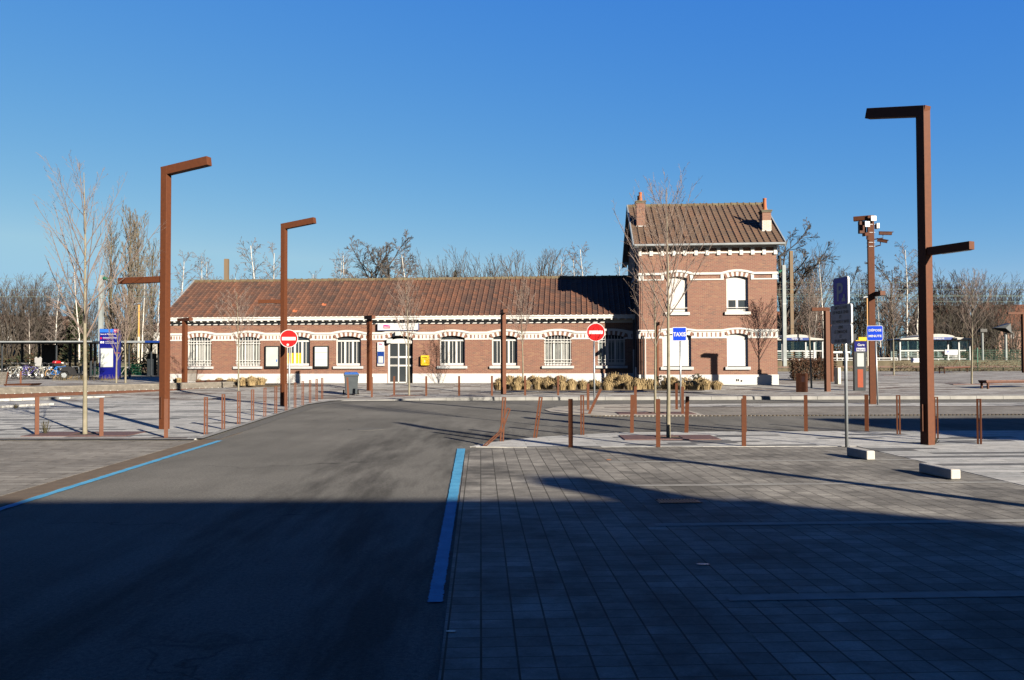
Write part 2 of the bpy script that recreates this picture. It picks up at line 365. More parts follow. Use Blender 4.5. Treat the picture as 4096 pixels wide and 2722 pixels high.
L.new(tr.outputs[0], ms.inputs[1]); L.new(gl.outputs[0], ms.inputs[2]); L.new(ms.outputs[0], N['Material Output'].inputs[0])

# asphalt with worn, lighter wheel paths and oily dark streaks
def asphalt(name, base, lo, hi):
    m, N, L, b = newmat(name); co = obj_co(N)
    f1 = noise(N, L, co, 0.35, 6, 0.6); r1 = ramp(N, [(0.35, lo), (0.65, hi)]); L.new(f1, r1.inputs[0])
    st = noise(N, L, mapping(N, L, co, rot=rad(-8), scale=(0.9, 0.16, 1)), 1.6, 6, 0.65)
    r2 = ramp(N, [(0.40, (0.52,)*3), (0.56, (1, 1, 1))]); L.new(st, r2.inputs[0])
    sp = N.new('ShaderNodeSeparateXYZ'); L.new(co, sp.inputs[0])
    mx = N.new('ShaderNodeMapRange'); mx.inputs[1].default_value = -4.2; mx.inputs[2].default_value = -2.2; mx.interpolation_type = 'SMOOTHSTEP'; L.new(sp.outputs[0], mx.inputs[0])
    my = N.new('ShaderNodeMapRange'); my.inputs[1].default_value = 23; my.inputs[2].default_value = 15; my.interpolation_type = 'SMOOTHSTEP'; L.new(sp.outputs[1], my.inputs[0])
    mm = N.new('ShaderNodeMath'); mm.operation = 'MULTIPLY'; L.new(mx.outputs[0], mm.inputs[0]); L.new(my.outputs[0], mm.inputs[1])
    ma = N.new('ShaderNodeMath'); ma.operation = 'MULTIPLY_ADD'; ma.inputs[1].default_value = 0.85; ma.inputs[2].default_value = 0.22; L.new(mm.outputs[0], ma.inputs[0])
    c = mixc(N, L, ma.outputs[0], r1.outputs[0], mixc(N, L, 1.0, r1.outputs[0], r2.outputs[0], 'MULTIPLY'))
    vo = N.new('ShaderNodeTexVoronoi'); vo.feature = 'DISTANCE_TO_EDGE'; vo.inputs['Scale'].default_value = 0.30
    wv = N.new('ShaderNodeVectorMath'); wv.operation = 'MULTIPLY_ADD'; wv.inputs[1].default_value = (1.1, 1.1, 0); nz = N.new('ShaderNodeTexNoise'); nz.inputs['Scale'].default_value = 1.7; nz.inputs['Detail'].default_value = 5
    L.new(co, nz.inputs['Vector']); L.new(nz.outputs['Color'], wv.inputs[0]); L.new(co, wv.inputs[2]); L.new(wv.outputs[0], vo.inputs['Vector'])
    rc = ramp(N, [(0.0, (0.55,)*3), (0.006, (1, 1, 1))]); L.new(vo.outputs['Distance'], rc.inputs[0])
    cm = ramp(N, [(0.52, (0, 0, 0)), (0.60, (1, 1, 1))]); L.new(noise(N, L, mapping(N, L, co, loc=(3, 9, 0)), 0.22, 2), cm.inputs[0])
    c = mixc(N, L, cm.outputs[0], c, mixc(N, L, 1.0, c, rc.outputs[0], 'MULTIPLY'))
    spk = noise(N, L, co, 160, 1, 0.5); rk_ = ramp(N, [(0.62, (1, 1, 1)), (0.74, (1.9, 1.85, 1.75))]); L.new(spk, rk_.inputs[0]); c = mixc(N, L, 1.0, c, rk_.outputs[0], 'MULTIPLY')
    fine = noise(N, L, co, 34, 5, 0.85); rf = ramp(N, [(0.3, (0.55,)*3), (0.72, (1.38,)*3)]); L.new(fine, rf.inputs[0])
    c = mixc(N, L, 1.0, c, rf.outputs[0], 'MULTIPLY')
    L.new(c, b.inputs['Base Color']); b.inputs['Roughness'].default_value = 0.9; b.inputs['Specular IOR Level'].default_value = 0.04
    bp = N.new('ShaderNodeBump'); bp.inputs['Strength'].default_value = 0.5; bp.inputs['Distance'].default_value = 0.01
    L.new(noise(N, L, co, 70, 3), bp.inputs['Height']); L.new(bp.outputs[0], b.inputs['Normal'])
    return m
M['asphalt'] = asphalt('asphalt', 0, (0.046, 0.0445, 0.041), (0.064, 0.0615, 0.0565))
M['asphalt_dark'] = simple('fresh asphalt', (0.165, 0.161, 0.152), (0.130, 0.127, 0.121), 9, 0.9, bump=0.3, spec=0.05)
M['plank'] = paving('pale slab paving', 1.35, 0.23, 0.007, [(0, (0.19, 0.19, 0.19)), (0.17, (0.50, 0.50, 0.485)), (0.4, (0.56, 0.555, 0.54)), (0.7, (0.61, 0.60, 0.575))], (0.22, 0.21, 0.19), 0.37, stain=(0.5, 0.15))
M['plank2'] = paving('forecourt slab paving', 1.3, 0.30, 0.008, [(0, (0.22, 0.18, 0.16)), (0.2, (0.37, 0.345, 0.32)), (0.4, (0.46, 0.445, 0.42)), (0.7, (0.53, 0.515, 0.49))], (0.22, 0.21, 0.19), 0.37, stain=(0.5, 0.2))
M['paver'] = paving('concrete pavers', 0.155, 0.20, 0.0042, [(0, (0.28, 0.262, 0.235)), (1, (0.41, 0.385, 0.345))], (0.085, 0.078, 0.062), 0.0, rot=ROADROT+math.pi/2, stain=(0.75, 0.55), rows=0.0065)
M['paver_l'] = paving('concrete pavers worn', 0.9, 0.22, 0.010, [(0, (0.29, 0.265, 0.235)), (1, (0.36, 0.335, 0.30))], (0.13, 0.11, 0.085), 0.43, rot=rad(3.0), stain=(0.6, 0.25))
M['stripe'] = simple('pale stall strip', (0.34, 0.33, 0.305), (0.24, 0.23, 0.215), 5, 0.8)
M['ruststrip'] = simple('dark edging', (0.15, 0.10, 0.09), (0.11, 0.075, 0.07), 4, 0.8)

# tiles: colour per tile from the uv grid
def tile_mat(name, cols, lichen):
    m, N, L, b = newmat(name)
    cols = [(p, kc(c)) for p, c in cols]
    uv = N.new('ShaderNodeUVMap'); uv.uv_map = 'uv'
    fl = N.new('ShaderNodeVectorMath'); fl.operation = 'FLOOR'; L.new(uv.outputs[0], fl.inputs[0])
    wn = N.new('ShaderNodeTexWhiteNoise'); wn.noise_dimensions = '2D'; L.new(fl.outputs[0], wn.inputs[0])
    colw = N.new('ShaderNodeVectorMath'); colw.operation = 'MULTIPLY'; colw.inputs[1].default_value = (0.31, 0.02, 0); L.new(fl.outputs[0], colw.inputs[0])
    pn = noise(N, L, colw.outputs[0], 2.3, 5, 0.8)
    ad = N.new('ShaderNodeMath'); ad.operation = 'MULTIPLY_ADD'; ad.inputs[1].default_value = 0.17; L.new(wn.outputs[0], ad.inputs[0])
    sc = N.new('ShaderNodeMath'); sc.operation = 'MULTIPLY'; sc.inputs[1].default_value = 0.84; L.new(pn, sc.inputs[0]); L.new(sc.outputs[0], ad.inputs[2])
    r = ramp(N, cols); L.new(ad.outputs[0], r.inputs[0])
    co = obj_co(N)
    ln = noise(N, L, co, 6.5, 5, 0.75); rl = ramp(N, [(0.62, (0, 0, 0)), (0.70, (1, 1, 1))]); L.new(ln, rl.inputs[0])
    sp = N.new('ShaderNodeSeparateXYZ'); L.new(uv.outputs[0], sp.inputs[0])
    rt = N.new('ShaderNodeMapRange'); rt.inputs[1].default_value = 0; rt.inputs[2].default_value = lichen[0]; rt.inputs[3].default_value = lichen[1]; rt.inputs[4].default_value = 1
    L.new(sp.outputs[1], rt.inputs[0])
    mu = N.new('ShaderNodeMath'); mu.operation = 'MULTIPLY'; L.new(rl.outputs[0], mu.inputs[0]); L.new(rt.outputs[0], mu.inputs[1])
    c = mixc(N, L, mu.outputs[0], r.outputs[0], tuple(0.45*x for x in lichen[2]))
    gt = N.new('ShaderNodeMath'); gt.operation = 'GREATER_THAN'; gt.inputs[1].default_value = 0.9985; L.new(wn.outputs[0], gt.inputs[0])
    c = mixc(N, L, gt.outputs[0], c, (0.13, 0.036, 0.013))
    L.new(c, b.inputs['Base Color']); b.inputs['Roughness'].default_value = 0.8; b.inputs['Specular IOR Level'].default_value = 0.3
    return m
M['tile'] = tile_mat('brown tiles', [(0.28, (0.028, 0.017, 0.013)), (0.42, (0.072, 0.032, 0.019)), (0.54, (0.115, 0.046, 0.023)), (0.72, (0.185, 0.066, 0.029))], (22, 0.12, (0.25, 0.22, 0.15)))
M['tile2'] = tile_mat('mossy tiles', [(0.25, (0.075, 0.05, 0.032)), (0.5, (0.125, 0.070, 0.038)), (0.75, (0.165, 0.075, 0.038))], (9, 0.25, (0.20, 0.18, 0.10)))
M['ridge'] = simple('ridge tiles', (0.12, 0.075, 0.04), (0.18, 0.16, 0.10), 5, 0.85)

# ================================================================== GROUND
def sheet(name, poly, z, mat, thick=0.12):
    mb = MB(); mb.prism(poly, z-thick, z); return struct(mb.build(name, mat))
mb = MB(); mb.quad((-900, -400, -0.06), (900, -400, -0.06), (900, 1400, -0.06), (-900, 1400, -0.06))
struct(mb.build('ground', M['earth']))
q = math.tan(ROADROT)
def rd(x, y): return (x - q*y, y)          # x in a frame that follows the road's slight slant
mb = MB(); mb.quad((-70, -60, 0), (70, -60, 0), (70, 31, 0), (-70, 31, 0)); struct(mb.build('road', M['asphalt']))
# left parking bays, brown gravel strip, blue lines
bl0, bl1 = P(0, 2040), P(886, 1763)
sl_ = (bl1.x-bl0.x)/(bl1.y-bl0.y)
def blx(y): return bl0.x + sl_*(y-bl0.y)
sheet('left_parking_paving', [(-60, -40), (blx(-40)-0.62, -40), (blx(15.9)-0.50, 15.9), (-60, 16.95)], 0.005, M['paver_l'])
sheet('gravel_strip', [(blx(-40)-0.61, -40), (blx(-40)-0.10, -40), (blx(17.5)-0.10, 17.5), (blx(15.9)-0.49, 15.9)], 0.004, M['brownstrip'])
def ragged(mb, p0, p1, w0, w1, n, z, amp):
    p0, p1 = Vector((p0[0], p0[1])), Vector((p1[0], p1[1])); d = (p1-p0).normalized(); nn = Vector((d.y, -d.x))
    L_, R_ = [], []
    for i in range(n+1):
        c = p0+(p1-p0)*(i/n); wd = w0+(w1-w0)*i/n
        a = c-nn*(wd/2+random.uniform(-amp, amp)); e = c+nn*(wd/2+random.uniform(-amp, amp))
        L_.append(a); R_.append(e)
    for i in range(n):
        mb.quad((L_[i].x, L_[i].y, z), (R_[i].x, R_[i].y, z), (R_[i+1].x, R_[i+1].y, z), (L_[i+1].x, L_[i+1].y, z))
mb = MB(); ragged(mb, (blx(2), 2), (blx(15.7), 15.7), 0.115, 0.115, 160, 0.009, 0.008)
struct(mb.build('blue_road_line', M['blueline']))
b0, b1 = P(1712, 2414), P(1834, 1797)
mb = MB(); ragged(mb, (b0.x+0.045, b0.y), (b1.x+0.05, b1.y), 0.10, 0.145, 620, 0.009, 0.007)
struct(mb.build('blue_road_line', M['blueline']))
# right parking pavers: edge follows the second blue line, corner rounded towards the pavement
ex = lambda y: b0.x + (b1.x-b0.x)/(b1.y-b0.y)*(y-b0.y) + 0.13
poly = [(ex(-40), -40), (ex(13.3), 13.3)] + [(ex(13.3)+0.85*(1-math.cos(rad(a))), 13.3+1.07*math.sin(rad(a))) for a in (25, 50, 75, 90)] + [(6.30, 14.40), (6.30-q*(-40-14), -40)]
sheet('right_parking_paving', poly, 0.006, M['paver'])
mb = MB()
for y, x0 in ((5.32, 1.46), (7.66, 1.40), (10.0, 1.30), (12.25, 1.5), (2.95, 1.55)):
    mb.quad((x0-q*0, y-0.065+q*x0, 0.010), (6.5, y-0.065+q*6.5, 0.010), (6.5, y+0.065+q*6.5, 0.010), (x0, y+0.065+q*x0, 0.010))
struct(mb.build('parking_bay_line', M['stripe']))
# front pavement (right): rounded nose on the left
nose = [P(*k) for k in ((1850, 1800), (1880, 1790), (1920, 1781), (2000, 1767), (2140, 1752), (2329, 1740), (2527, 1732), (2750, 1729.5))]
poly = [(ex(13.3)+0.9, 14.375), ] + [(p.x, p.y) for p in nose][1:] + [(14, 17.35), (60, 17.6), (60, -30), (6.31-q*(-30-14), -30), (6.31, 14.405)]
sheet('right_pavement', list(reversed(poly)), 0.012, M['plank'])
# left plaza and station forecourt (the forecourt rises gently to the building)
poly = [(-60, 16.96), (-6.40, 15.90), (-7.28, 27.5), (-7.30, 30.41), (-60, 30.41)]
sheet('left_plaza', list(reversed(poly)), 0.03, M['plank'])
mb = MB(); mb.quad((-60, 16.80, 0.034), (-6.36, 15.74, 0.034), (-6.40, 15.88, 0.034), (-60, 16.94, 0.034)); struct(mb.build('plaza_edge_line', M['stripe']))
mb = MB(); mb.quad((-60, 16.98, 0.0345), (-6.6, 15.93, 0.0345), (-6.61, 16.03, 0.0345), (-60, 17.10, 0.0345)); struct(mb.build('plaza_edge_strip', M['ruststrip']))
e0, e1 = (-6.40, 15.90), (-7.28, 27.5)
mb = MB(); mb.quad((e0[0]-0.02, e0[1]+.02, 0.035), (e0[0]+0.14, e0[1], 0.035), (e1[0]+0.14, e1[1], 0.035), (e1[0]-0.02, e1[1], 0.035))
mb.quad((e1[0]-0.02, e1[1], 0.035), (e1[0]+0.14, e1[1], 0.035), (-6.75, 29.9, 0.035), (-6.95, 30.05, 0.035))
struct(mb.build('plaza_kerb', M['kerb']))
mb = MB()
xs = [-60, -40, -25, -15, -9, -7.3, -6.95, -6.4, -6, -5.5, -5, -4.5, -4, -3.5, -3, -2.5, -2, -1.5, 0, 10, 30, 70]
ys = [30.42, 32, 34, 35.5, 37.5, 39.5, 45, 72]
for i in range(len(xs)-1):
    for j in range(len(ys)-1):
        mb.quad(*[(x, y, hz(x, y)) for x, y in ((xs[i], ys[j]), (xs[i+1], ys[j]), (xs[i+1], ys[j+1]), (xs[i], ys[j+1]))])
mb.quad((-7.3, 27.5, 0.0295), (-6.8, 29.85, 0.0295), (-6.3, 30.42, 0.0295), (-7.3, 30.42, 0.0295))
struct(mb.build('station_forecourt', M['plank2']))
mb = MB(); x = -6.6
kx = [-6.75, -6.2, -5.6]
while kx[-1] < 60: kx.append(kx[-1]+1.02)
for a_, b_ in zip(kx, kx[1:]):
    za, zb_ = hz(a_, 30.42)+0.004, hz(b_, 30.42)+0.004
    y0 = 30.18
    mb.add([(a_+0.006, y0, -.1), (b_-0.006, y0, -.1), (b_-0.006, y0+0.02, zb_-0.02), (a_+0.006, y0+0.02, za-0.02), (b_-0.006, y0+0.05, zb_), (a_+0.006, y0+0.05, za), (b_-0.006, 30.43, zb_), (a_+0.006, 30.43, za)],
           [(0, 1, 2, 3), (3, 2, 4, 5), (5, 4, 6, 7), (0, 3, 5, 7), (1, 6, 4, 2)])
struct(mb.build('kerb', M['kerb']))
mb = MB(); kl = [(-6.24, 15.95, .30), (-6.75, 22, .42), (-7.12, 27.5, .55), (-6.78, 29.75, .75), (-6.2, 30.12, .70), (-4.5, 30.15, .50), (-2.5, 30.15, .35)]
for (x0, y0, w0), (x1, y1, w1) in zip(kl, kl[1:]):
    e0_ = (x0+w0, y0) if y0 < 29 else (x0+w0*.75, y0-w0*.75) if x0 < -6 else (x0, y0-w0)
    e1_ = (x1+w1, y1) if y1 < 29 else (x1+w1*.75, y1-w1*.75) if x1 < -6 else (x1, y1-w1)
    mb.quad((x0, y0, .008), (*e0_, .008), (*e1_, .008), (x1, y1, .008))
struct(mb.build('asphalt_repair_strip', M['asphalt_dark']))
# island between the two lanes
tipp = [(1.02, 24.6), (1.15, 23.7), (1.7, 22.7), (2.6, 22.05), (3.6, 21.85), (5.4, 21.9)]
sheet('island_concrete', list(reversed([(5.4, 27.3), (4.0, 27.25), (2.6, 26.9), (1.5, 26.0)] + tipp)), 0.02, M['tipconcrete'])
sheet('island_paving', [(5.41, 21.9), (60, 22.6), (60, 25.9), (5.41, 25.45)], 0.018, M['paver_l'])
sheet('island_pavement', [(5.41, 25.46), (60, 25.91), (60, 28.6), (5.41, 27.3)], 0.022, M['plank'])
mb = MB(); mb.quad((3.0, 25.40, 0.026), (60, 25.86, 0.026), (60, 26.04, 0.026), (3.0, 25.58, 0.026)); struct(mb.build('island_edge_strip', M['ruststrip']))
mb = MB(); x = 2.2
while x < 40:
    mb.box(x, x+0.05, 21.80+0.012*x, 21.86+0.012*x, 0, 0.026); x += 0.11
struct(mb.build('island_toothed_edge', M['soil']))
# low pale ledges at the left edge of the plaza
for (ua, va, ub, vb, h) in ((-200, 1611, 445, 1592, 0.09), (-200, 1643, 205, 1620, 0.07)):
    a_, b_ = P(ua, va, .03), P(ub, vb, .03)
    mb = MB(); mb.bar((a_.x, a_.y, .03+h/2), (b_.x, b_.y, .03+h/2), 0.30, h); struct(mb.build('plaza_ledge', M['plank']))
# planting beds
sheet('planting_bed', [(-.6, 35.9), (8.6, 35.6), (8.6, 38.4), (3, 38.6), (-.6, 39.6)], 0.27, M['soil'], 0.25)
mb = MB()
p_ = [(-.8, 35.6), (8.7, 35.3)]
mb.quad((-.8, 35.65, .142), (8.7, 35.35, .142), (8.6, 35.62, .272), (-.6, 35.92, .272)); struct(mb.build('planting_bed_edge', M['soil']))
sheet('planting_bed', [(-16.6, 38.6), (-11.4, 38.2), (-11.0, 40.6), (-16.6, 40.9)], 0.33, M['soil'], 0.2)

# ================================================================== STATION
R0 = P(3111, 1537.5, 0.3); TH = rad(4.5)
ea = Vector((math.cos(TH), -math.sin(TH), 0)); eb = Vector((math.sin(TH), math.cos(TH), 0))
HL, HW, S, MD = 6.744, 8.0, 1.8, 6.4       # house length and depth, set-back and depth of the long wing
OO = R0 - ea*HL; OO.z = 0
def FX(u, v, y):                            # where a photo pixel falls on the facade plane at local depth y
    d = ray(u, v); t = ((OO+eb*y-CAMP).dot(eb))/d.dot(eb); qv = CAMP+d*t
    return (qv-OO).dot(ea), qv.z
ST = empty('station_building', OO, -TH, 'long red brick railway station with white bands and a two storey house at its end', 'station')
XL = -25.4
def arch(x, op):
    xa, xb, zs, zp, rise = op; m_ = (xa+xb)/2; hw = (xb-xa)/2
    return zp + rise*(1-((x-m_)/hw)**2)
def facade(x0, x1, z0, z1, y, ops, depth, n=14):
    mb = MB(); x = x0
    for op in ops:
        xa, xb, zs, zp, rise = op
        mb.quad((x, y, z0), (xa, y, z0), (xa, y, z1), (x, y, z1))
        if zs > z0+1e-6: mb.quad((xa, y, z0), (xb, y, z0), (xb, y, zs), (xa, y, zs))
        mb.quad((xa, y, zs), (xa, y, zp), (xa, y+depth, zp), (xa, y+depth, zs))
        mb.quad((xb, y, zs), (xb, y+depth, zs), (xb, y+depth, zp), (xb, y, zp))
        mb.quad((xa, y, zs), (xa, y+depth, zs), (xb, y+depth, zs), (xb, y, zs))
        for i in range(n):
            p, r_ = xa+(xb-xa)*i/n, xa+(xb-xa)*(i+1)/n
            mb.quad((p, y, arch(p, op)), (r_, y, arch(r_, op)), (r_, y, z1), (p, y, z1))
            mb.quad((p, y, arch(p, op)), (p, y+depth, arch(p, op)), (r_, y+depth, arch(r_, op)), (r_, y, arch(r_, op)))
        x = xb
    mb.quad((x, y, z0), (x1, y, z0), (x1, y, z1), (x, y, z1))
    return mb
def ringpts(op, rh, t, ext=0.09):
    xa, xb, zs, zp, rise = op; m_ = (xa+xb)/2; hw = (xb-xa)/2
    R = (hw*hw+rise*rise)/(2*rise); a0 = math.asin(min(1, hw/R)); a0 *= 1.06; cz = zp+rise-R
    a = -a0+2*a0*t
    return (m_+R*math.sin(a), cz+R*math.cos(a)), (m_+(R+rh)*math.sin(a*1.03), cz+(R+rh)*math.cos(a*1.03))
def mould_z(x, ops, zb, rh, extra):
    z = zb
    for op in ops:
        m_ = (op[0]+op[1])/2; wd = (op[1]-op[0])/2+0.27; d = abs(x-m_)/wd
        if d < 1:
            top = op[3]+op[4]+rh+0.004
            k = (1-d*d)**1.12
            z = max(z, zb+(top-zb)*k)
    return z
def band(white, red, x0, x1, y, zmb, zmt, ops, rh, zbot, style, nv=13, slots=5):
    th = zmt-zmb; N_ = int((x1-x0)/0.06)
    cuts = sorted(set([x0+(x1-x0)*i/N_ for i in range(N_+1)]))
    def cover(x):
        for op in ops:
            a_, b_ = ringpts(op, rh, 0), ringpts(op, rh, 1)
            if a_[1][0] < x < b_[1][0]: return op
        return None
    for xa, xb in zip(cuts, cuts[1:]):
        za, zb_ = mould_z(xa, ops, zmb, rh, 0), mould_z(xb, ops, zmb, rh, 0)
        f = y-0.085
        white.quad((xa, f, za), (xb, f, zb_), (xb, f, zb_+th), (xa, f, za+th))
        white.quad((xa, f, za+th), (xb, f, zb_+th), (xb, y, zb_+th), (xa, y, za+th))
        white.quad((xa, y, za), (xb, y, zb_), (xb, f, zb_), (xa, f, za))
        op = cover((xa+xb)/2)
        if op is None and style == 'slots':
            f2 = y-0.035
            white.quad((xa, f2, zbot), (xb, f2, zbot), (xb, f2, zb_), (xa, f2, za))
            white.quad((xa, y, zbot), (xb, y, zbot), (xb, f2, zbot), (xa, f2, zbot))
        elif op is not None:
            f2 = y-0.03; zc = lambda x: min(mould_z(x, ops, zmb, rh, 0), max(op[3]+op[4]*0.0+rh*0.55, arch(x, op)+rh*0.9) if op[0] <= x <= op[1] else op[3]+rh*0.6)
            white.quad((xa, f2, zc(xa)), (xb, f2, zc(xb)), (xb, f2, zb_), (xa, f2, za))
    for op in ops:                           # voussoirs, alternately brick and white
        for i in range(nv):
            (i0, o0), (i1, o1) = ringpts(op, rh, (i+.0)/nv), ringpts(op, rh, (i+1)/nv)
            tgt = red if i % 2 == 0 else white; f = y-0.045
            a_, b_, c_, d_ = (i0[0], i0[1]), (i1[0], i1[1]), (o1[0], o1[1]), (o0[0], o0[1])
            tgt.quad((a_[0], f, a_[1]), (b_[0], f, b_[1]), (c_[0], f, c_[1]), (d_[0], f, d_[1]))
            tgt.quad((a_[0], y+.1, a_[1]), (b_[0], y+.1, b_[1]), (b_[0], f, b_[1]), (a_[0], f, a_[1]))
            if i == 0: tgt.quad((a_[0], y, a_[1]), (a_[0], f, a_[1]), (d_[0], f, d_[1]), (d_[0], y, d_[1]))
            if i == nv-1: tgt.quad((b_[0], f, b_[1]), (b_[0], y, b_[1]), (c_[0], y, c_[1]), (c_[0], f, c_[1]))
        if style == 'slots':                 # white jamb blocks beside the arch
            for xa, xb in ((ringpts(op, rh, 0)[1][0], op[0]), (op[1], ringpts(op, rh, 1)[1][0])):
                white.box(xa, xb, y-0.034, y+0.0, zbot, op[3]+0.01)
    edges = [x0] + [v for op in ops for v in (ringpts(op, rh, 0)[1][0], ringpts(op, rh, 1)[1][0])] + [x1]
    for k in range(0, len(edges), 2):
        xa, xb = edges[k], edges[k+1]; wd = xb-xa
        if style == 'slots' and wd > 0.3:
            n = slots if 0.9 < wd else max(1, int(wd/0.19)-1)
            for i in range(n):
                c_ = xa+wd*(i+0.9)/(n+0.8); w_ = 0.105 if i in (0, n-1) and n > 3 else 0.06
                red.box(c_-w_/2, c_+w_/2, y-0.039, y-0.02, zbot+0.075, zmb-0.055)
        if style == 'strip':
            white.box(xa, xb, y-0.04, y, zbot, zbot+0.062)
            for p, r_ in ((xa, xa+(0.24 if k == 0 else 0.15)), (xb-(0.24 if k == len(edges)-2 else 0.15), xb)):
                white.box(p, r_, y-0.043, y, zbot+0.062, zmb+0.01)
# ---- the long wing
WU = [(750.7, 845.4, 'bar', 'curtain'), (944.6, 1041, 'bar', 'curtain'), (1143, 1240, 'yellow', 'glass'), (1343.6, 1444, 'plain', 'glass'),
      (1759, 1859.6, 'plain', 'glass'), (1968, 2069.6, 'plain', 'glass'), (2177.5, 2285.7, 'bar', 'curtain'), (2392, 2499.6, 'bar', 'curtain2')]
ZS, ZSP, RISE, RH = 1.226, 2.70, 0.125, 0.215
wops = [(FX(a, 1420, S)[0], FX(b_, 1420, S)[0], ZS, ZSP, RISE) for a, b_, k, g in WU]
dx0, dx1 = FX(1550.7, 1450, S)[0], FX(1651.4, 1450, S)[0]
dop = (dx0, dx1, 0.0, ZSP, RISE)
ops = sorted(wops+[dop])
mb = facade(XL, 0, 0.0, 3.86, S, ops, 0.22)
zr, yr = 6.17, S+3.2
mb.add([(XL, S, 0), (XL, S+MD, 0), (XL, S+MD, 3.86), (XL, yr, zr-0.1), (XL, S, 3.86)], [(0, 4, 3, 2, 1)])
mb.quad((XL, S+MD, 0), (0, S+MD, 0), (0, S+MD, 3.86), (XL, S+MD, 3.86))
mb.build('wall', M['brick'], ST)
white, red = MB(), MB()
band(white, red, XL-0.03, -0.03, S, 2.919, 3.028, ops, RH, 2.605, 'slots')
white.box(XL-.06, XL, S-.08, S+MD, 2.919, 3.028); white.box(XL-.03, XL, S-.03, S+MD, 2.605, 2.919)
white.build('string_course', M['white'], ST); red.build('brick_inlay', M['brick'], ST)
mb = MB(); xs_ = XL-0.04
for a_, b_ in ((XL-0.04, dx0-0.02), (dx1+0.0, -0.06)): mb.box(a_, b_, S-0.05, S, 0, 0.807)
mb.box(XL-0.05, XL, S-.05, S+MD, 0, 0.807)
mb.build('plinth', M['plinth'], ST)
# cornice: white corbel strip, rafter feet, fascia with gutter
mb = MB()
mb.box(XL-.1, -.06, S-0.06, S, 3.465, 3.54); mb.box(XL-.1, -.06, S-0.035, S, 3.54, 3.70)
mb.box(XL-.14, -.02, S-0.42, S-0.40, 3.676, 3.885)
mb.box(XL-.14, -.02, S-0.46, S-0.42, 3.80, 3.885)
mb.box(XL-.14, -.02, S-0.40, S, 3.71, 3.73)
mb.build('cornice', M['whitewood'], ST)
RFM = MB().box(0, .085, S-.40, S-.03, 3.61, 3.708).build('rafter_foot', M['whitewood'], ST); x = XL+0.05; RFM.location = (x, 0, 0)
while x < -0.58:
    x += 0.375; o = RFM.copy(); COL.objects.link(o); o.parent = ST; o.location = (x, 0, 0)
def roof_plane(mb, x0, x1, ye, ze, yr_, zr_, cw, rl):
    L_ = math.hypot(yr_-ye, zr_-ze); ty, tz = (yr_-ye)/L_, (zr_-ze)/L_; sgn = 1 if yr_ > ye else -1
    ny, nz = -tz*sgn*1.0, ty*sgn
    ncol = int(round((x1-x0)/cw)); cw = (x1-x0)/ncol; nrow = int(round(L_/rl)); rl = L_/nrow
    prof = [(0, 0.05), (0.13, 0.045), (0.24, 0.006), (0.82, 0.0), (0.94, 0.03), (1.0, 0.05)]
    jit = [random.uniform(-.004, .004) for _ in range(ncol+1)]
    def pt(x, s_, h): return (x, ye+ty*s_+ny*h, ze+tz*s_+nz*h)
    for c in range(ncol):
        for r_ in range(nrow):
            s0, s1 = r_*rl, (r_+1)*rl; j = random.uniform(-.004, .006)
            for k in range(len(prof)-1):
                (f0, h0), (f1, h1) = prof[k], prof[k+1]
                xa, xb = x0+(c+f0)*cw, x0+(c+f1)*cw
                if sgn > 0:
                    mb.quad(pt(xa, s0, h0+.022+j), pt(xb, s0, h1+.022+j), pt(xb, s1, h1), pt(xa, s1, h0), 0, [(c+.02+f0*.96, r_+.01), (c+.02+f1*.96, r_+.01), (c+.02+f1*.96, r_+.99), (c+.02+f0*.96, r_+.99)])
                    mb.quad(pt(xa, s0, h0-.012), pt(xb, s0, h1-.012), pt(xb, s0, h1+.022+j), pt(xa, s0, h0+.022+j), 0, [(c+.5, r_+.01)]*4)
                else:
                    mb.quad(pt(xb, s0, h1+.02), pt(xa, s0, h0+.02), pt(xa, s1, h0), pt(xb, s1, h1), 0, [(c+.5, r_+.5)]*4)
mb = MB(); roof_plane(mb, XL-0.18, -0.005, S-0.47, 3.872, yr, zr, 0.285, 0.235)
mb.quad((-0.005, S+MD+.4, 3.86), (XL-.18, S+MD+.4, 3.86), (XL-.18, yr, zr), (-0.005, yr, zr))
RF = mb.build('roof', M['tile'], ST)
def ridge_tiles(x0, x1, y, z, step, parent):
    mb = MB(); n = int((x1-x0)/step); st = (x1-x0)/n
    for i in range(n):
        xa = x0+i*st; j = random.uniform(-.012, .012)
        mb.tube([(xa, y, z-.03+j), (xa+st*.86, y, z-.035+j), (xa+st*.87, y, z-.03+j), (xa+st, y, z-.03+j)], [0.115, 0.115, 0.14, 0.14], 10)
    return mb.build('ridge_tiles', M['ridge'], parent)
ridge_tiles(XL-.18, -0.01, yr, zr+0.03, 0.40, RF)
for ye in (S-0.47, S+MD+.4): MB().bar((XL-.20, ye, 3.80), (XL-.20, yr, zr+0.03), 0.05, 0.20).build('bargeboard', M['zinc'], RF)
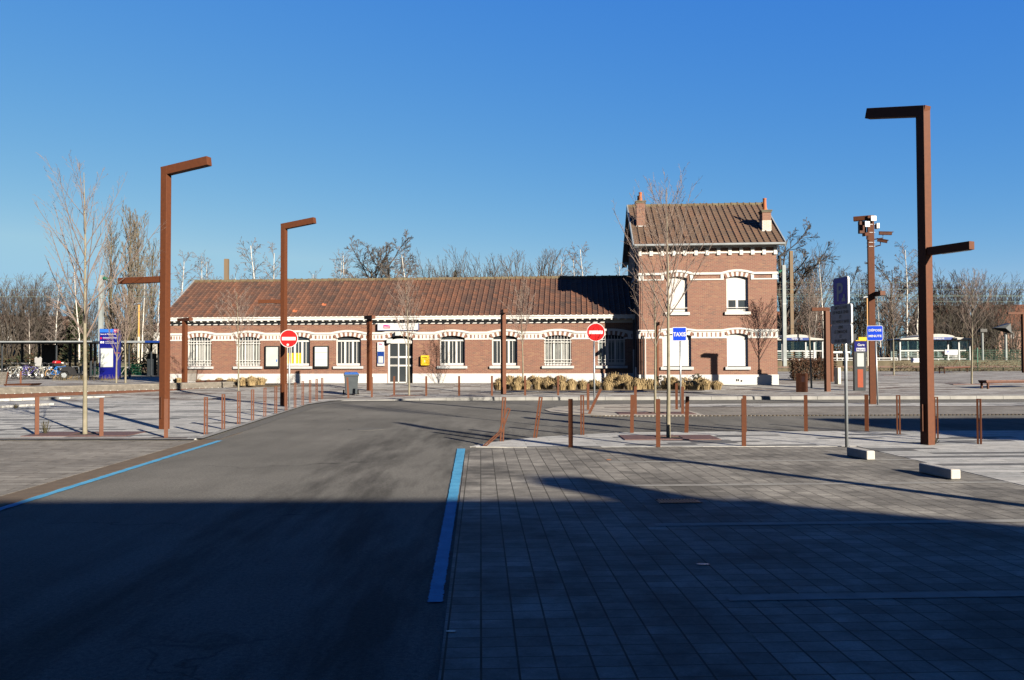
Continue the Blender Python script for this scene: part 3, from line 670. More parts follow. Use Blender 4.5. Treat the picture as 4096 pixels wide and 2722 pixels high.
# windows of the wing
def window(op, kind, glass, y, name='window'):
    xa, xb, zs, zp, rise = op; yf = y+0.13
    ft = MB(); e = 0.055
    ft.box(xa, xa+e, yf-.03, yf+.03, zs+.05, zp+0.01); ft.box(xb-e, xb, yf-.03, yf+.03, zs+.05, zp+0.01)
    ft.box(xa+e, xb-e, yf-.03, yf+.03, zs+.05, zs+.13)
    zt = zp-0.125
    ft.box(xa+e, xb-e, yf-.045, yf+.03, zt-0.045, zt+.04)
    for t in (1/3, 2/3):
        c_ = xa+e+(xb-xa-2*e)*t; ft.box(c_-.05, c_+.05, yf-.035, yf+.03, zs+.13, zt-.045)
    for t in (1/6, 1/2, 5/6):
        c_ = xa+e+(xb-xa-2*e)*t; ft.box(c_-.014, c_+.014, yf-.02, yf+.03, zs+.13, zt-.045)
    fo = ft.build(name, M['whitewood'], ST)
    pn = MB(); n = 12; yg = yf+0.012
    for i in range(n):
        p, r_ = xa+(xb-xa)*i/n, xa+(xb-xa)*(i+1)/n
        pn.quad((p, yg, zt), (r_, yg, zt), (r_, yg, arch(r_, op)), (p, yg, arch(p, op)))
    mats_ = [M['glass'], M[glass], M['yellow']]
    if kind == 'yellow':
        zm = zs+0.62*(zt-zs)*0.84; xm = xa+(xb-xa)*0.66
        pn.quad((xa, yg, zm), (xb, yg, zm), (xb, yg, zt), (xa, yg, zt), 1)
        pn.quad((xa, yg, zs), (xm, yg, zs), (xm, yg, zm), (xa, yg, zm), 2); pn.quad((xm, yg, zs), (xb, yg, zs), (xb, yg, zm), (xm, yg, zm), 1)
    else: pn.quad((xa, yg, zs), (xb, yg, zs), (xb, yg, zt), (xa, yg, zt), 1)
    pn.build('pane', mats_, fo)
    si = MB(); si.box(xa-.13, xb+.13, y-.12, y+.10, zs-.155, zs-.02); si.box(xa+.01, xb-.01, y+.10, y+.2, zs-.1, zs+.05)
    si.build('sill', M['sill'], fo, bevel=.01)
    if kind == 'bar':
        g = MB(); yg2 = y-0.02; nb = 9
        for i in range(nb):
            x = xa+.05+(xb-xa-.1)*i/(nb-1); zt2 = arch(x, op)-0.07
            g.tube([(x, yg2, zs+.02), (x, yg2, zt2)], 0.0125, 6); g.tube([(x, yg2, zt2), (x, yg2, zt2+.06)], [0.0125, 0.002], 6)
        for z in (zs+.16, zs+.30, zt-.12, zt+.02): g.box(xa-.02, xb+.02, yg2-.012, yg2+.012, z-.013, z+.013)
        g.build('grille', M['whitewood'], fo)
    return fo
for op, (a_, b_, k, g) in zip(wops, WU): window(op, k, g, S)
# entrance
def zF(v, u=1600): return FX(u, v, S)[1]
fr = MB(); yd = S+0.13; zt = zF(1374.8)
def xF(u): return FX(u, 1450, S)[0]
fr.box(dx0, xF(1557.5), yd-.04, yd+.04, 0.25, zt); fr.box(xF(1590), xF(1594.8), yd-.03, yd+.03, .30, zt); fr.box(xF(1621.8), xF(1626.2), yd-.03, yd+.03, .30, zt)
fr.box(dx0, xF(1626), yd-.03, yd+.03, 0.25, 0.36)
n = 12
for i in range(n):
    p, r_ = dx0+(dx1-dx0)*i/n, dx0+(dx1-dx0)*(i+1)/n
    d_ = lambda x: min(arch(x, dop)-0.0, zt+0.13+0.13*(1-((x-(dx0+dx1)/2)/((dx1-dx0)/2))**2))
    fr.quad((p, yd-.045, zt), (r_, yd-.045, zt), (r_, yd-.045, d_(r_)), (p, yd-.045, d_(p)))
fr.box(xF(1594.8), xF(1621.8), yd-.028, yd+.0, zF(1433), zF(1425.5)); fr.box(xF(1594.8), xF(1621.8), yd-.028, yd+.0, zF(1466.6), zF(1460))
fr.box(xF(1626.2), dx1, yd+.05, yd+.07, zF(1433), zF(1425.5)); fr.box(xF(1626.2), dx1, yd+.05, yd+.07, zF(1466.6), zF(1460))
for i in range(12):
    x = xF(1558.5)+i*(xF(1589)-xF(1558.5))/12
    for z in (zF(1433), zF(1466.6)): fr.box(x, x+.022, yd-.0, yd+.004, z, z+.095)
DO = fr.build('entrance_door', M['whitewood'], ST)
pn = MB(); pn.quad((dx0, yd+.02, .2), (xF(1626), yd+.02, .2), (xF(1626), yd+.02, zt), (dx0, yd+.02, zt)); pn.quad((xF(1626), yd+.09, .2), (dx1, yd+.09, .2), (dx1, yd+.09, 3), (xF(1626), yd+.09, 3))
pn.quad((dx0, yd+.09, zt), (dx1, yd+.09, zt), (dx1, yd+.09, 3), (dx0, yd+.09, 3))
pn.build('pane', M['glass'], DO)
for (ua, ub, va, vb) in ((1552, 1571, 1356, 1374), (1586, 1605, 1327, 1344)):
    x0, x1 = xF(ua), xF(ub); z1, z0 = zF(va), zF(vb)
    mb = MB(); mb.add([(x0, S-.32, z0), (x1-.05, S-.32, z0), (x1, S-.06, z0+.05), (x0+.03, S-.06, z0+.05), (x0, S-.30, z1), (x1-.05, S-.30, z1), (x1, S-.06, z1), (x0+.03, S-.06, z1)],
           [(0, 3, 2, 1), (4, 5, 6, 7), (0, 1, 5, 4), (1, 2, 6, 5), (2, 3, 7, 6), (3, 0, 4, 7)]); mb.build('floodlight', M['sill'], ST)
# ---- the two storey house
def hx(u, v=1420): return FX(u, v, 0)[0]
UWa, UWb = (hx(2667, 1180), hx(2749.5, 1180), 3.89, 5.568, 0.10), (hx(2905.6, 1180), hx(2992.7, 1180), 3.89, 5.568, 0.10)
LWa, LWb = (hx(2650), hx(2765), 1.163, 2.70, 0.12), (hx(2908), hx(2992.5), 1.163, 2.72, 0.10)
mb = facade(0, HL, 0, 3.3, 0, [LWa, LWb], 0.16)
f2 = facade(0, HL, 3.3, 7.25, 0, [UWa, UWb], 0.16); mb.add(f2.v, f2.f)
ZR = 9.98
for x, o in ((0, 1), (HL, 0)):
    vs = [(x, 0, 0), (x, HW, 0), (x, HW, 7.25), (x, HW/2, ZR-.12), (x, 0, 7.25)]
    mb.add(vs, [(0, 4, 3, 2, 1) if o else (0, 1, 2, 3, 4)])
mb.quad((HL, HW, 0), (0, HW, 0), (0, HW, 7.25), (HL, HW, 7.25))
mb.build('house_wall', M['brick'], ST)
white, red = MB(), MB()
band(white, red, -0.02, HL+0.02, 0, 2.927, 3.014, [LWa, LWb], 0.19, 2.579, 'slots', 11, 6)
band(white, red, -0.02, HL+0.02, 0, 5.749, 5.857, [UWa, UWb], 0.215, 5.483, 'strip', 11)
for x0, x1 in ((-.06, 0), (HL, HL+.06)):
    white.box(x0, x1, -.085, HW, 5.749, 5.857); white.box(x0, x1, -.04, HW, 5.483, 5.545); white.box(x0, x1, -.085, HW, 2.927, 3.014); white.box(x0*.6+x1*.4, x1*.6+x0*.4, -.035, HW, 2.579, 2.927)
white.box(-.03, HL+.03, -0.05, 0, 6.806, 6.892)
npil = 13
for i in range(npil):
    wd = 0.17; x = -0.03+(HL+0.06-wd)*i/(npil-1)
    white.box(x, x+wd, -0.075, 0, 6.716, 6.806); white.box(x, x+wd, -0.06, 0, 6.892, 7.084)
    white.box(x, x+wd, -0.075, -0.05, 6.806, 6.892)
white.box(-.03, HL+.03, -0.09, 0, 7.084, 7.22)
white.build('house_string_course', M['white'], ST); red.build('house_brick_inlay', M['brick'], ST)
mb = MB(); mb.box(-0.04, HL+.04, -0.045, 0, 0, 0.775); mb.box(-.04, 0, 0, HW, 0, .775); mb.box(HL, HL+.04, 0, HW, 0, .775); mb.build('house_plinth', M['plinth'], ST)
mb = MB(); roof_plane(mb, -0.27, HL+0.30, -0.42, 7.25, HW/2, ZR, 0.325, 0.30)
mb.quad((HL+.3, HW+.42, 7.25), (-.27, HW+.42, 7.25), (-.27, HW/2, ZR), (HL+.3, HW/2, ZR))
RF2 = mb.build('house_roof', M['tile2'], ST)
ridge_tiles(-.27, HL+.30, HW/2, ZR+.03, 0.33, RF2)
for x in (-.30, HL+.33):
    for ye in (-.44, HW+.44):
        MB().bar((x, ye, 7.16), (x, HW/2, ZR), 0.06, 0.24).build('bargeboard', M['zinc'], RF2)
        xi = x+(.14 if x < 0 else -.14); MB().bar((xi, ye, 7.12), (xi, HW/2, ZR-.08), 0.25, 0.04).build('verge_soffit', M['zinc'], RF2)
for x in (-.15, HL+.16):
    for t in (0.05, .5, .95):
        for y in (t*HW/2, HW-t*HW/2): MB().bar((x-.13, y, 7.15+t*2.6), (x+.13, y, 7.15+t*2.6), .1, .14).build('purlin_end', M['zinc'], RF2)
mb = MB(); n = 8
mb.tube([(-.27, -.46, 7.20), (HL+.30, -.46, 7.20)], 0.062, 8); mb.build('gutter', M['zinc'], RF2)
mb = MB(); mb.box(-.2, HL+.2, -.40, 0.02, 7.19, 7.215); mb.build('soffit', M['white'], RF2)
def chimney(u0, u1, vb, vt, pots, lime=None):
    sl = (ZR-7.25)/(HW/2+.42)
    y = 0.5
    for _ in range(20):
        x0, z = FX(u0, vb, y); y = -.42+(z-7.25)/sl
    x1 = FX(u1, vb, y)[0]; zt = FX(u0, vt, y)[1]; dp = 0.62
    mb = MB(); mb.box(x0, x1, y, y+dp, z-.5, zt)
    ch = mb.build('chimney', M['brick'], RF2)
    mb = MB(); mb.box(x0-.06, x1+.06, y-.06, y+dp+.06, zt, zt+.055); mb.box(x0-.03, x1+.03, y-.03, y+dp+.03, zt-.07, zt); mb.build('chimney_cap', M['mortarcap'], ch)
    if lime:
        zl = FX(u0, lime, y)[1]; mb = MB(); mb.box(x0-.012, x1+.012, y-.012, y+dp+.012, z-.3, zl); mb.build('whitewashed_base', M['brick_lime'], ch)
    mb = MB(); mb.box(x0-.03, x1+.03, y-.03, y+.02, z-.04, z+.05); mb.build('flashing', M['sill'], ch)
    for (ua, ub, va, yy) in pots:
        xa, xb = FX(ua, va, y)[0], FX(ub, va, y)[0]; zz = FX(ua, va, y)[1]; xc = (xa+xb)/2; r_ = (xb-xa)/2
        mb = MB(); mb.tube([(xc, y+yy, zt+.05), (xc, y+yy, zz-.06), (xc, y+yy, zz-.05), (xc, y+yy, zz)], [r_*1.05, r_*.84, r_*.95, r_*.95], 14)
        mb.build('chimney_pot', M['terracotta'], ch, smooth=False)
chimney(2546.7, 2581, 908, 808, [(2555, 2570, 768, .18), (2551, 2565, 778, .45)])
chimney(3050, 3085, 925.5, 845, [(3056, 3072, 790, .3)], 882.5)
def shutter(op, zlow, y, name='shuttered_window'):
    xa, xb, zs, zp, rise = op; ft = MB(); yf = y+.125
    zl = zlow if zlow else zs+.03
    z = zl; k = 0
    while z < zp+rise-.02:
        z2 = min(z+.055, zp+rise+.02)
        ft.quad((xa+.03, yf-.006, z+.004), (xb-.03, yf-.006, z+.004), (xb-.03, yf+.003, z2), (xa+.03, yf+.003, z2)); ft.quad((xa+.03, yf+.003, z), (xb-.03, yf+.003, z), (xb-.03, yf-.006, z+.004), (xa+.03, yf-.006, z+.004)); z = z2
    o = ft.build(name, M['shutter'], ST)
    fr = MB(); fr.box(xa, xa+.045, yf-.02, yf+.03, zs, zp+.05); fr.box(xb-.045, xb, yf-.02, yf+.03, zs, zp+.05)
    if zlow:
        fr.box(xa+.045, xb-.045, yf+.0, yf+.04, zs+.0, zs+.16); fr.box(xa+.045, xb-.045, yf, yf+.04, zl-.02, zl+.05); m_ = (xa+xb)/2
        fr.box(m_-.06, m_+.06, yf-.002, yf+.04, zs+.16, zl)
        for c_ in (xa+.045, xb-.11): fr.box(c_, c_+.065, yf, yf+.04, zs+.16, zl-.02)
        pn = MB(); pn.quad((xa, yf+.03, zs), (xb, yf+.03, zs), (xb, yf+.03, zl), (xa, yf+.03, zl)); pn.build('pane', M['glass'], o)
    fr.build('frame', M['white'], o)
    si = MB(); si.box(xa-.10, xb+.10, y-.11, y+.16, zs-.15, zs); si.build('sill', M['sill'] if zs < 2 else M['white'], o, bevel=.008)
    if zs > 2:
        g = MB(); zz = zs+.19
        g.box(xa+.0, xb-.0, y+.0, y+.03, zz, zz+.035); g.build('guard_rail', M['white'], o)
shutter(UWa, None, 0); shutter(UWb, FX(2950, 1200, 0.12)[1], 0); shutter(LWa, None, 0); shutter(LWb, None, 0)
# pipes
def pipe(x, y, z0, z1, r, mat, name='downpipe'):
    mb = MB(); mb.tube([(x, y, z0), (x, y, z1)], r, 8)
    for z in (z0+.4, (z0+z1)/2, z1-.3): mb.tube([(x, y, z), (x, y, z+.03)], r*1.35, 8)
    return mb.build(name, mat, ST)
xp = FX(2535, 1400, S-.1)[0]; zb_ = FX(2535, 1399, S-.1)[1]
pipe(xp, S-.13, zb_, 3.62, .045, M['darkpipe']); pipe(xp, S-.13, .2, zb_, .052, M['zinc'])
zb_ = FX(2554, 1470, .4)[1]
pipe(-.14, .55, zb_, 7.0, .045, M['darkpipe']); pipe(-.14, .55, .2, zb_, .052, M['white'])
x = hx(2573); zz = FX(2573, 1343, 0)[1]; pipe(x, -.13, .2, zz, .035, M['black'])
x = hx(2581); zz = FX(2581, 1352, 0)[1]; pipe(x, -.12, .2, zz, .026, M['white'])
x = hx(2571); mb = MB(); mb.tube([(x, -.10, 3.05), (x, -.10, 6.5), (x-.12, -.10, 6.62)], .012, 5); mb.build('cable', M['black'], ST)
mb = MB(); za = FX(2950, 1526, 0)[1]; zc = FX(2950, 1517, 0)[1]
for ua, ub in ((2942.5, 2947.5), (2949.5, 2954.5)): mb.box(hx(ua), hx(ub), -.052, -.04, za, zc)
mb.build('vent', M['black'], ST)
mb = MB(); mb.disc((hx(2964), FX(2964, 1524.5, 0)[1]), .05, -.052, -.04, 14); mb.build('vent', M['black'], ST)

# things fixed on the facade
def onwall(name, label, cat, u, v, y=S):
    x, z = FX(u, v, y); p = OO+ea*x+eb*y; return empty(name, (p.x, p.y, z), -TH, label, cat)
pxw = 40.6/F
t = onwall('station_sign', 'long white sign reading Gare de Templeuve above the station entrance', 'sign', 1595, 1308)
w_, h_ = 170*pxw, 28*pxw
mb = MB(); mb.box(-w_/2, w_/2, -.19, -.10, -h_/2, h_/2); mb.build('sign_panel', M['signwhite'], t)
mb = MB(); mb.box(-w_/2-.012, w_/2+.012, -.195, -.06, -h_/2-.02, -h_/2); mb.box(-w_/2-.012, -w_/2, -.195, -.06, -h_/2, h_/2); mb.box(w_/2, w_/2+.012, -.195, -.06, -h_/2, h_/2); mb.box(-w_/2, w_/2, -.10, 0, -.08, .08); mb.build('sign_case', M['navy2'], t)
def logo(par, cx, cz, wd, ht, y):
    mb = MB(); mb.prism([(-wd/2, -ht/2), (wd*.44, -ht/2), (wd/2, ht*.22), (wd*.36, ht*.33), (wd*.1, ht*.45), (-wd/2, ht/2)], -.004, 0, 0, 1)
    o = mb.build('logo', M['logo'], par); o.location = (cx, y, cz)
    mb = MB(); text(mb, 'SNCF', ht*.62, 0, -ht*.34, -.007, 'CENTER', 0, 1.02, .012); lo = mb.build('lettering', M['signwhite'], o); return o
logo(t, FX(1551, 1308, S-.2)[0]-FX(1595, 1308, S-.2)[0], 0, .385, .20, -.193)
mb = MB(); text(mb, 'Gare de', .125, .17, .015, -.195, 'LEFT'); text(mb, 'TEMPLEUVE', .125, .17, -.135, -.195, 'LEFT'); mb.build('lettering', M['grey_txt'], t)
t = onwall('wall_panel', 'upright blue and white GARE panel with timetable beside the entrance', 'sign', 1525, 1417)
w_, h_ = 29.6*pxw, 99*pxw
mb = MB(); mb.box(-w_/2, w_/2, -.10, 0, -h_/2, h_/2); mb.build('panel_case', M['sill'], t)
mb = MB(); mb.box(-w_/2+.01, w_/2-.01, -.106, -.10, h_/2-.50, h_/2-.005); mb.build('white_field', M['signwhite'], t)
mb = MB(); mb.box(-w_/2+.01, w_/2-.01, -.106, -.10, -h_/2+.13, h_/2-.51); mb.build('blue_field', M['navy2'], t)
mb = MB(); mb.box(-.13, .13, -.112, -.106, -h_/2+.17, -h_/2+.52); mb.build('timetable', M['poster'], t)
mb = MB(); text(mb, 'GARE', .115, 0, h_/2-.40, -.109); mb.build('lettering', M['grey_txt'], t)
logo(t, -.01, h_/2-.12, .18, .09, -.107)
for lab, u, ua, ub, mt, post in (('black framed notice board with a plain white poster, left of the yellow window', 1091, 1061, 1122, 'poster', 0), ('black framed notice board with a printed timetable, right of the yellow window', 1287, 1256, 1318.6, 'poster2', 1)):
    t = onwall('notice_board', lab, 'notice board', u, 1430); w_, h_ = (ub-ua)*41.3/F, 93*41.3/F
    mb = MB(); mb.box(-w_/2, w_/2, -.11, 0, -h_/2, h_/2); mb.build('frame', M['black'], t, bevel=.01)
    mb = MB(); mb.box(-w_/2+.07, w_/2-.07, -.116, -.11, -h_/2+.13, h_/2-.06); mb.build('poster', M[mt], t)
    if post:
        mb = MB(); mb.box(-w_/2+.09, w_/2-.09, -.119, -.116, .24, .255); mb.box(-w_/2+.09, w_/2-.09, -.119, -.116, -.14, -.13)
        mb.build('printed_rules', M['orange'], t)
    else:
        mb = MB(); mb.box(w_/2-.16, w_/2-.11, -.119, -.116, -.25, -.12); mb.build('small_print', M['skyblue'], t)
t = onwall('letter_box', 'yellow post box fixed on the brick wall beside the entrance', 'letter box', 1702, 1442.3)
w_, h_ = 34*pxw, 41*pxw
mb = MB(); mb.prism(rrect(w_, h_, .035), -.19, 0, 0, 1); mb.build('box_body', M['yellow'], t, bevel=.012)
mb = MB(); mb.box(-.14, .12, -.196, -.19, h_/2-.13, h_/2-.10); mb.build('slot', M['black'], t)
mb = MB(); mb.prism(rrect(w_*.80, h_*.5, .02, cz=-.04), -.203, -.19, 0, 1); mb.build('hatch', M['yellow'], t)
mb = MB(); mb.box(-.02, .02, -.208, -.203, -.10, .02); mb.build('notice', M['poster'], t)
# ================================================================== STREET FURNITURE
# bollards: two rust brown flats joined by a cap and a small rung
mb = MB()
for sx in (-1, 1): mb.box(sx*.025-.0145, sx*.025+.0145, -.0385, .0385, -.02, .80)
mb.box(-.0105, .0105, -.0385, .0385, .785, .80); mb.box(-.0105, .0105, -.03, .03, .40, .425)
BOL = mb.build('bollard', M['corten']); BOL_first = [True]
ROW = 'slotted rust brown bollards'
def bollard(u, vb, vt, solid, label, group, lean=None, hw=None):
    p = G(u, vb); D = p.y
    h = (vb-vt)*D/F; 
    if lean is not None: h = math.hypot(h, (lean-u)*D/F)
    rz = (rad(90) if solid else 0) + math.atan2(p.x, p.y)*-1 + rad(random.uniform(-5, 5))
    if BOL_first[0]: o = BOL; BOL_first[0] = False
    else: o = BOL.copy(); COL.objects.link(o)
    o.location = p; o.scale = (1, 1, h/0.8); o.rotation_euler = (0, 0, rz)
    if lean is not None:
        tilt = math.atan2((lean-u), (vb-vt)); o.rotation_mode = 'QUATERNION'
        o.rotation_quaternion = Matrix.Rotation(tilt, 3, 'Y').to_quaternion() @ Matrix.Rotation(rz, 3, 'Z').to_quaternion()
    tag(o, label, 'bollard', group); return o
g1 = 'bollards along the front of the left plaza'
bollard(147, 1741, 1588, True, 'rust bollard at the plaza edge, outermost on the far side of the tall sapling', g1)
bollard(405, 1746, 1594, True, 'rust bollard at the plaza edge just beside the tall sapling grate', g1)
bollard(664, 1751, 1597, True, 'rust bollard standing in front of the foot of the tall lamp on the plaza', g1)
g2 = 'open framed bollards along the road kerb'
ordn = ['first', 'second', 'third', 'fourth', 'fifth', 'sixth', 'seventh', 'eighth', 'ninth', 'tenth', 'eleventh', 'twelfth']
krow = [(823, 1738, 1590), (893, 1717, 1578), (955, 1697, 1568), (1010, 1682, 1559), (1059.5, 1667, 1552), (1103, 1655, 1545), (1144, 1643, 1538), (1180, 1632, 1531.6), (1211, 1622, 1526), (1240, 1612, 1521), (1266.5, 1604, 1517), (1288.5, 1597.5, 1513)]
for i, k in enumerate(krow): bollard(*k, False, 'open framed rust bollard, %s from the near end of the kerbside row' % ordn[i], g2)
g3 = 'bollards along the station kerb'
bollard(1393.7, 1593.7, 1510.5, True, 'leaning rust bollard in front of the grey wheelie bin', g3, lean=1389)
for (u, vb, vt), lab in zip(((1487.5, 1589.5, 1509), (1576.7, 1584, 1506), (1705, 1584, 1506), (1836.5, 1584, 1505), (1967.7, 1584, 1504.4), (2100.7, 1582.8, 1503.8), (2232.6, 1582, 1504)),
        ('in front of the low T-headed lamp by the bin', 'before the station entrance doors', 'below the yellow letter box', 'below the plain window after the letter box', 'at the near end of the straw grass bed', 'before the straw grass, beside the thin sapling', 'before the straw grass, nearest the no entry sign')):
    bollard(u, vb, vt, True, 'thin rust bollard on the kerb ' + lab, g3)
g4 = 'bollards on the island'
bollard(2352.4, 1640.4, 1535, True, 'upright rust bollard on the island beside the no entry pole', g4)
bollard(2356.6, 1655.6, 1557, True, 'knocked over rust bollard leaning on the island tip', g4, lean=2404)
bollard(2542, 1657.5, 1546.5, True, 'rust bollard at the edge of the island tree grate', g4)
bollard(2706.7, 1638, 1534.3, True, 'rust bollard on the island just behind the taxi sign pole', g4)
bollard(2730.7, 1657.5, 1547.7, True, 'rust bollard on the island right of the taxi sign pole', g4)
g5 = 'bollards on the front pavement'
bollard(2006.9, 1765.8, 1590.8, False, 'slightly tilted open framed bollard behind the bent one at the pavement nose', g5, lean=2017)
bollard(2140.3, 1751.7, 1589.6, False, 'tilted slotted bollard on the pavement edge next after the bent one', g5, lean=2164)
bollard(2283, 1788, 1597.6, True, 'dark shaded bollard on the line between pavement and parking bays', g5)
bollard(2329.5, 1740, 1582.4, False, 'slotted bollard at the pavement rear edge behind the dark shaded one', g5)
bollard(2527.5, 1731.9, 1580.9, True, 'bollard at the rear edge of the pavement near the sapling grate', g5, lean=2530)
bollard(2633, 1787, 1598, True, 'bollard in front of the sapling at the parking bay line', g5)
bollard(2745.6, 1730.7, 1587, True, 'bollard behind the sapling, tilted slightly toward the taxi sign', g5, lean=2751)
bollard(2975.7, 1785, 1596, True, 'bollard alone on the parking bay line between the sapling and the parking sign', g5)
bollard(2979, 1729, 1583, True, 'bollard at the pavement rear edge hidden behind the lone one', g5)
bollard(3224, 1726, 1582, True, 'bollard at the pavement rear edge below the slatted litter bin', g5)
bollard(3467.4, 1725, 1580, True, 'bollard at the pavement rear edge in front of the camera mast', g5)
bollard(3594.6, 1738, 1582, False, 'open framed bollard between the camera mast and the tallest lamp', g5)
bollard(3746, 1754.5, 1589, False, 'open framed bollard just behind the foot of the tallest lamp', g5)
bollard(3918, 1776.8, 1597, False, 'open framed bollard outermost beyond the tallest lamp', g5)
bollard(82.6, 1543, 1486, True, 'small rust bollard by the parked bicycles', 'bollard by the bicycle shelter')
# the bent one
pb = G(1937.8, 1785); D = pb.y; s_ = px(D)
t = empty('bent_bollard', pb, 0, 'bent over open framed rust bollard at the pavement nose', 'bollard')
mb = MB()
for dx_ in (-.026, .026):
    e_ = ((2001.7-1937.8)*s_+dx_, 0, (1785-1729.6)*s_); tt = ((2035-1937.8)*s_+dx_*.9, .02, (1785-1634)*s_-(.03 if dx_ > 0 else 0))
    mb.bar((dx_, 0, 0), e_, .023, .06, (0, 1, 0)); mb.bar(e_, tt, .023, .06, (0, 1, 0))
tp = ((2035-1937.8)*s_, .02, (1785-1634)*s_-.015)
mb.bar((tp[0]-.03, .02, tp[2]+.016), (tp[0]+.03, .02, tp[2]-.013), .02, .06, (0, 1, 0)); mb.build('frame', M['corten'], t)

# tall lamps: square mast, tilted upper arm and a shorter lower arm
def lamp(name, label, u, vb, vt, wd, az, up_az, up_len, up_rise, lo_az, lo_len, v_lo, lo_h=.14, grp=None):
    p = G(u, vb); D = p.y
    h = H + (ray(u, vt).z/ray(u, vt).y)*D - p.z
    zl = H + (ray(u, v_lo).z/ray(u, v_lo).y)*D - p.z
    t = empty(name, p, 0, label, 'street lamp', grp)
    A = lambda a: Vector((math.cos(rad(a)), math.sin(rad(a)), 0))
    mb = MB(); mb.bar((0, 0, -.05), (0, 0, h), wd, wd, A(az)); m_ = mb.build('mast', M['corten'], t, bevel=.006)
    d = A(up_az); a0 = Vector((0, 0, h-.10)) - d*(wd/2-.002)
    mb = MB(); mb.bar(a0+Vector((0, 0, .002)), a0+d*(up_len+wd)+Vector((0, 0, up_rise)), wd*.985, .20, (0, 0, 1)); ar = mb.build('upper_arm', M['corten'], t, bevel=.006)
    up = Vector((0, 0, up_rise)); q0, q1 = a0+d*(up_len*.40)+up*.4, a0+d*(up_len*.97)+up*.95
    mb = MB(); mb.bar(q0-Vector((0, 0, .101)), q1-Vector((0, 0, .101)), wd*.7, .012); mb.build('lamp_lens', M['lens'], ar)
    d = A(lo_az); b0 = d*(wd/2-.004)
    mb = MB(); mb.bar(b0+Vector((0, 0, zl)), b0+d*lo_len+Vector((0, 0, zl)), wd*.75, lo_h, (0, 0, 1)); la = mb.build('lower_arm', M['corten'], t, bevel=.005)
    mb = MB(); mb.bar(b0+d*lo_len*.3+Vector((0, 0, zl-lo_h/2-.004)), b0+d*lo_len*.95+Vector((0, 0, zl-lo_h/2-.004)), wd*.5, .012); mb.build('lamp_lens', M['lens'], la)
    mb = MB(); fd = A(az-90)
    mb.bar(fd*(wd/2+.001)+Vector((0, 0, .25)), fd*(wd/2+.001)+Vector((0, 0, .75)), wd*.5, .004, A(az)); mb.build('service_hatch', M['corten2'], t)
    return t
LG = 'tall angular rust brown lamps'
lamp('street_lamp', 'tall rust brown angular lamp on the plaza near the framed bollards', 657, 1717, 671, .165, -17, -17, 1.10, .16, 163, 1.22, 1118, .14)
lamp('street_lamp', 'rust brown angular lamp behind the first no entry sign', 1134, 1625, 897, .165, -17, -17, 1.10, .16, 175, .80, 1207, .13)
lamp('street_lamp', 'largest rust brown lamp on the front pavement, arm pointing over the road', 3711, 1779, 430, .175, -67, 118, 1.08, .30, -67, .86, 1009, .145)
# the off-picture lamp of the same row whose shadow crosses the parking bays
pq = Vector((9.2, 4.1, .02))
# camera mast
def arm_box(mb, a, b_, w_, h_): mb.bar(a, b_, w_, h_)
p = G(3491, 1617.5); D = p.y; s_ = px(D); hh = (1617.5-862)*s_
t = empty('camera_mast', p, 0, 'rust brown mast carrying three surveillance cameras and white antennas', 'camera mast')
A = lambda a: Vector((math.cos(rad(a)), math.sin(rad(a)), 0))
mb = MB(); mb.bar((0, 0, -.05), (0, 0, hh), .20, .20, A(-104)); mb.build('mast', M['corten'], t, bevel=.005)
mb = MB(); mb.bar(Vector((.02, 0, hh-.07)), Vector((.02, 0, hh-.07))+A(150)*.55, .18, .15); mb.build('upper_arm', M['corten'], t, bevel=.005)
zl = (1617.5-1178)*s_
mb = MB(); mb.bar(Vector((.13, .10, zl)), Vector((.13, .10, zl))+A(-88)*.62, .18, .15); mb.build('lower_arm', M['corten'], t, bevel=.005)
def Z(v): return (1617.5-v)*s_
def Xo(u): return (u-3491)*s_
for (ua, ub, va, vb, yy) in ((3481, 3503, 867, 888, -.20), (3459, 3479, 888, 911, -.16)):
    mb = MB(); mb.box(Xo(ua), Xo(ub), yy-.04, yy, Z(vb), Z(va)); mb.build('antenna', M['signwhite'], t, bevel=.01)
mb = MB(); mb.box(Xo(3508), Xo(3513.5), -.16, .02, Z(916), Z(895)); mb.box(Xo(3515), Xo(3519), -.16, .02, Z(916), Z(894)); mb.build('antenna', M['signwhite'], t, bevel=.005)
mb = MB(); mb.box(Xo(3449), Xo(3476), .02, .16, Z(932), Z(883)); mb.build('equipment_box', M['corten2'], t)
mb = MB()
for v in (899, 931, 971, 987): mb.box(-.106, .106, -.112, .112, Z(v)-.004, Z(v)+.004)
mb.build('clamp_band', M['steel'], t)
def camera(pos, d, L_):
    d = Vector(d).normalized(); pos = Vector(pos)
    mb = MB(); mb.bar(pos-d*L_/2, pos+d*L_/2, .10, .095); mb.bar(pos-d*L_*.52+Vector((0, 0, .055)), pos+d*L_*.62+Vector((0, 0, .055)), .125, .014)
    c = mb.build('security_camera', M['corten2'], t)
    mb = MB(); mb.bar(pos+d*L_/2, pos+d*(L_/2+.004), .08, .075); mb.build('camera_window', M['glass'], c)
    mb = MB(); mb.tube([pos-d*L_*.2-Vector((0, 0, .04)), pos-d*L_*.2-Vector((0, 0, .16)), Vector((.0, -.0, pos.z-.2))], .02, 6); mb.build('bracket', M['corten2'], c)
camera((Xo(3459), -.25, Z(942)), (-.75, -.65, -.22), .33)
camera((Xo(3544), -.12, Z(936)), (.98, -.2, -.06), .40)
camera((Xo(3527), -.2, Z(967)), (.85, -.45, -.25), .32)
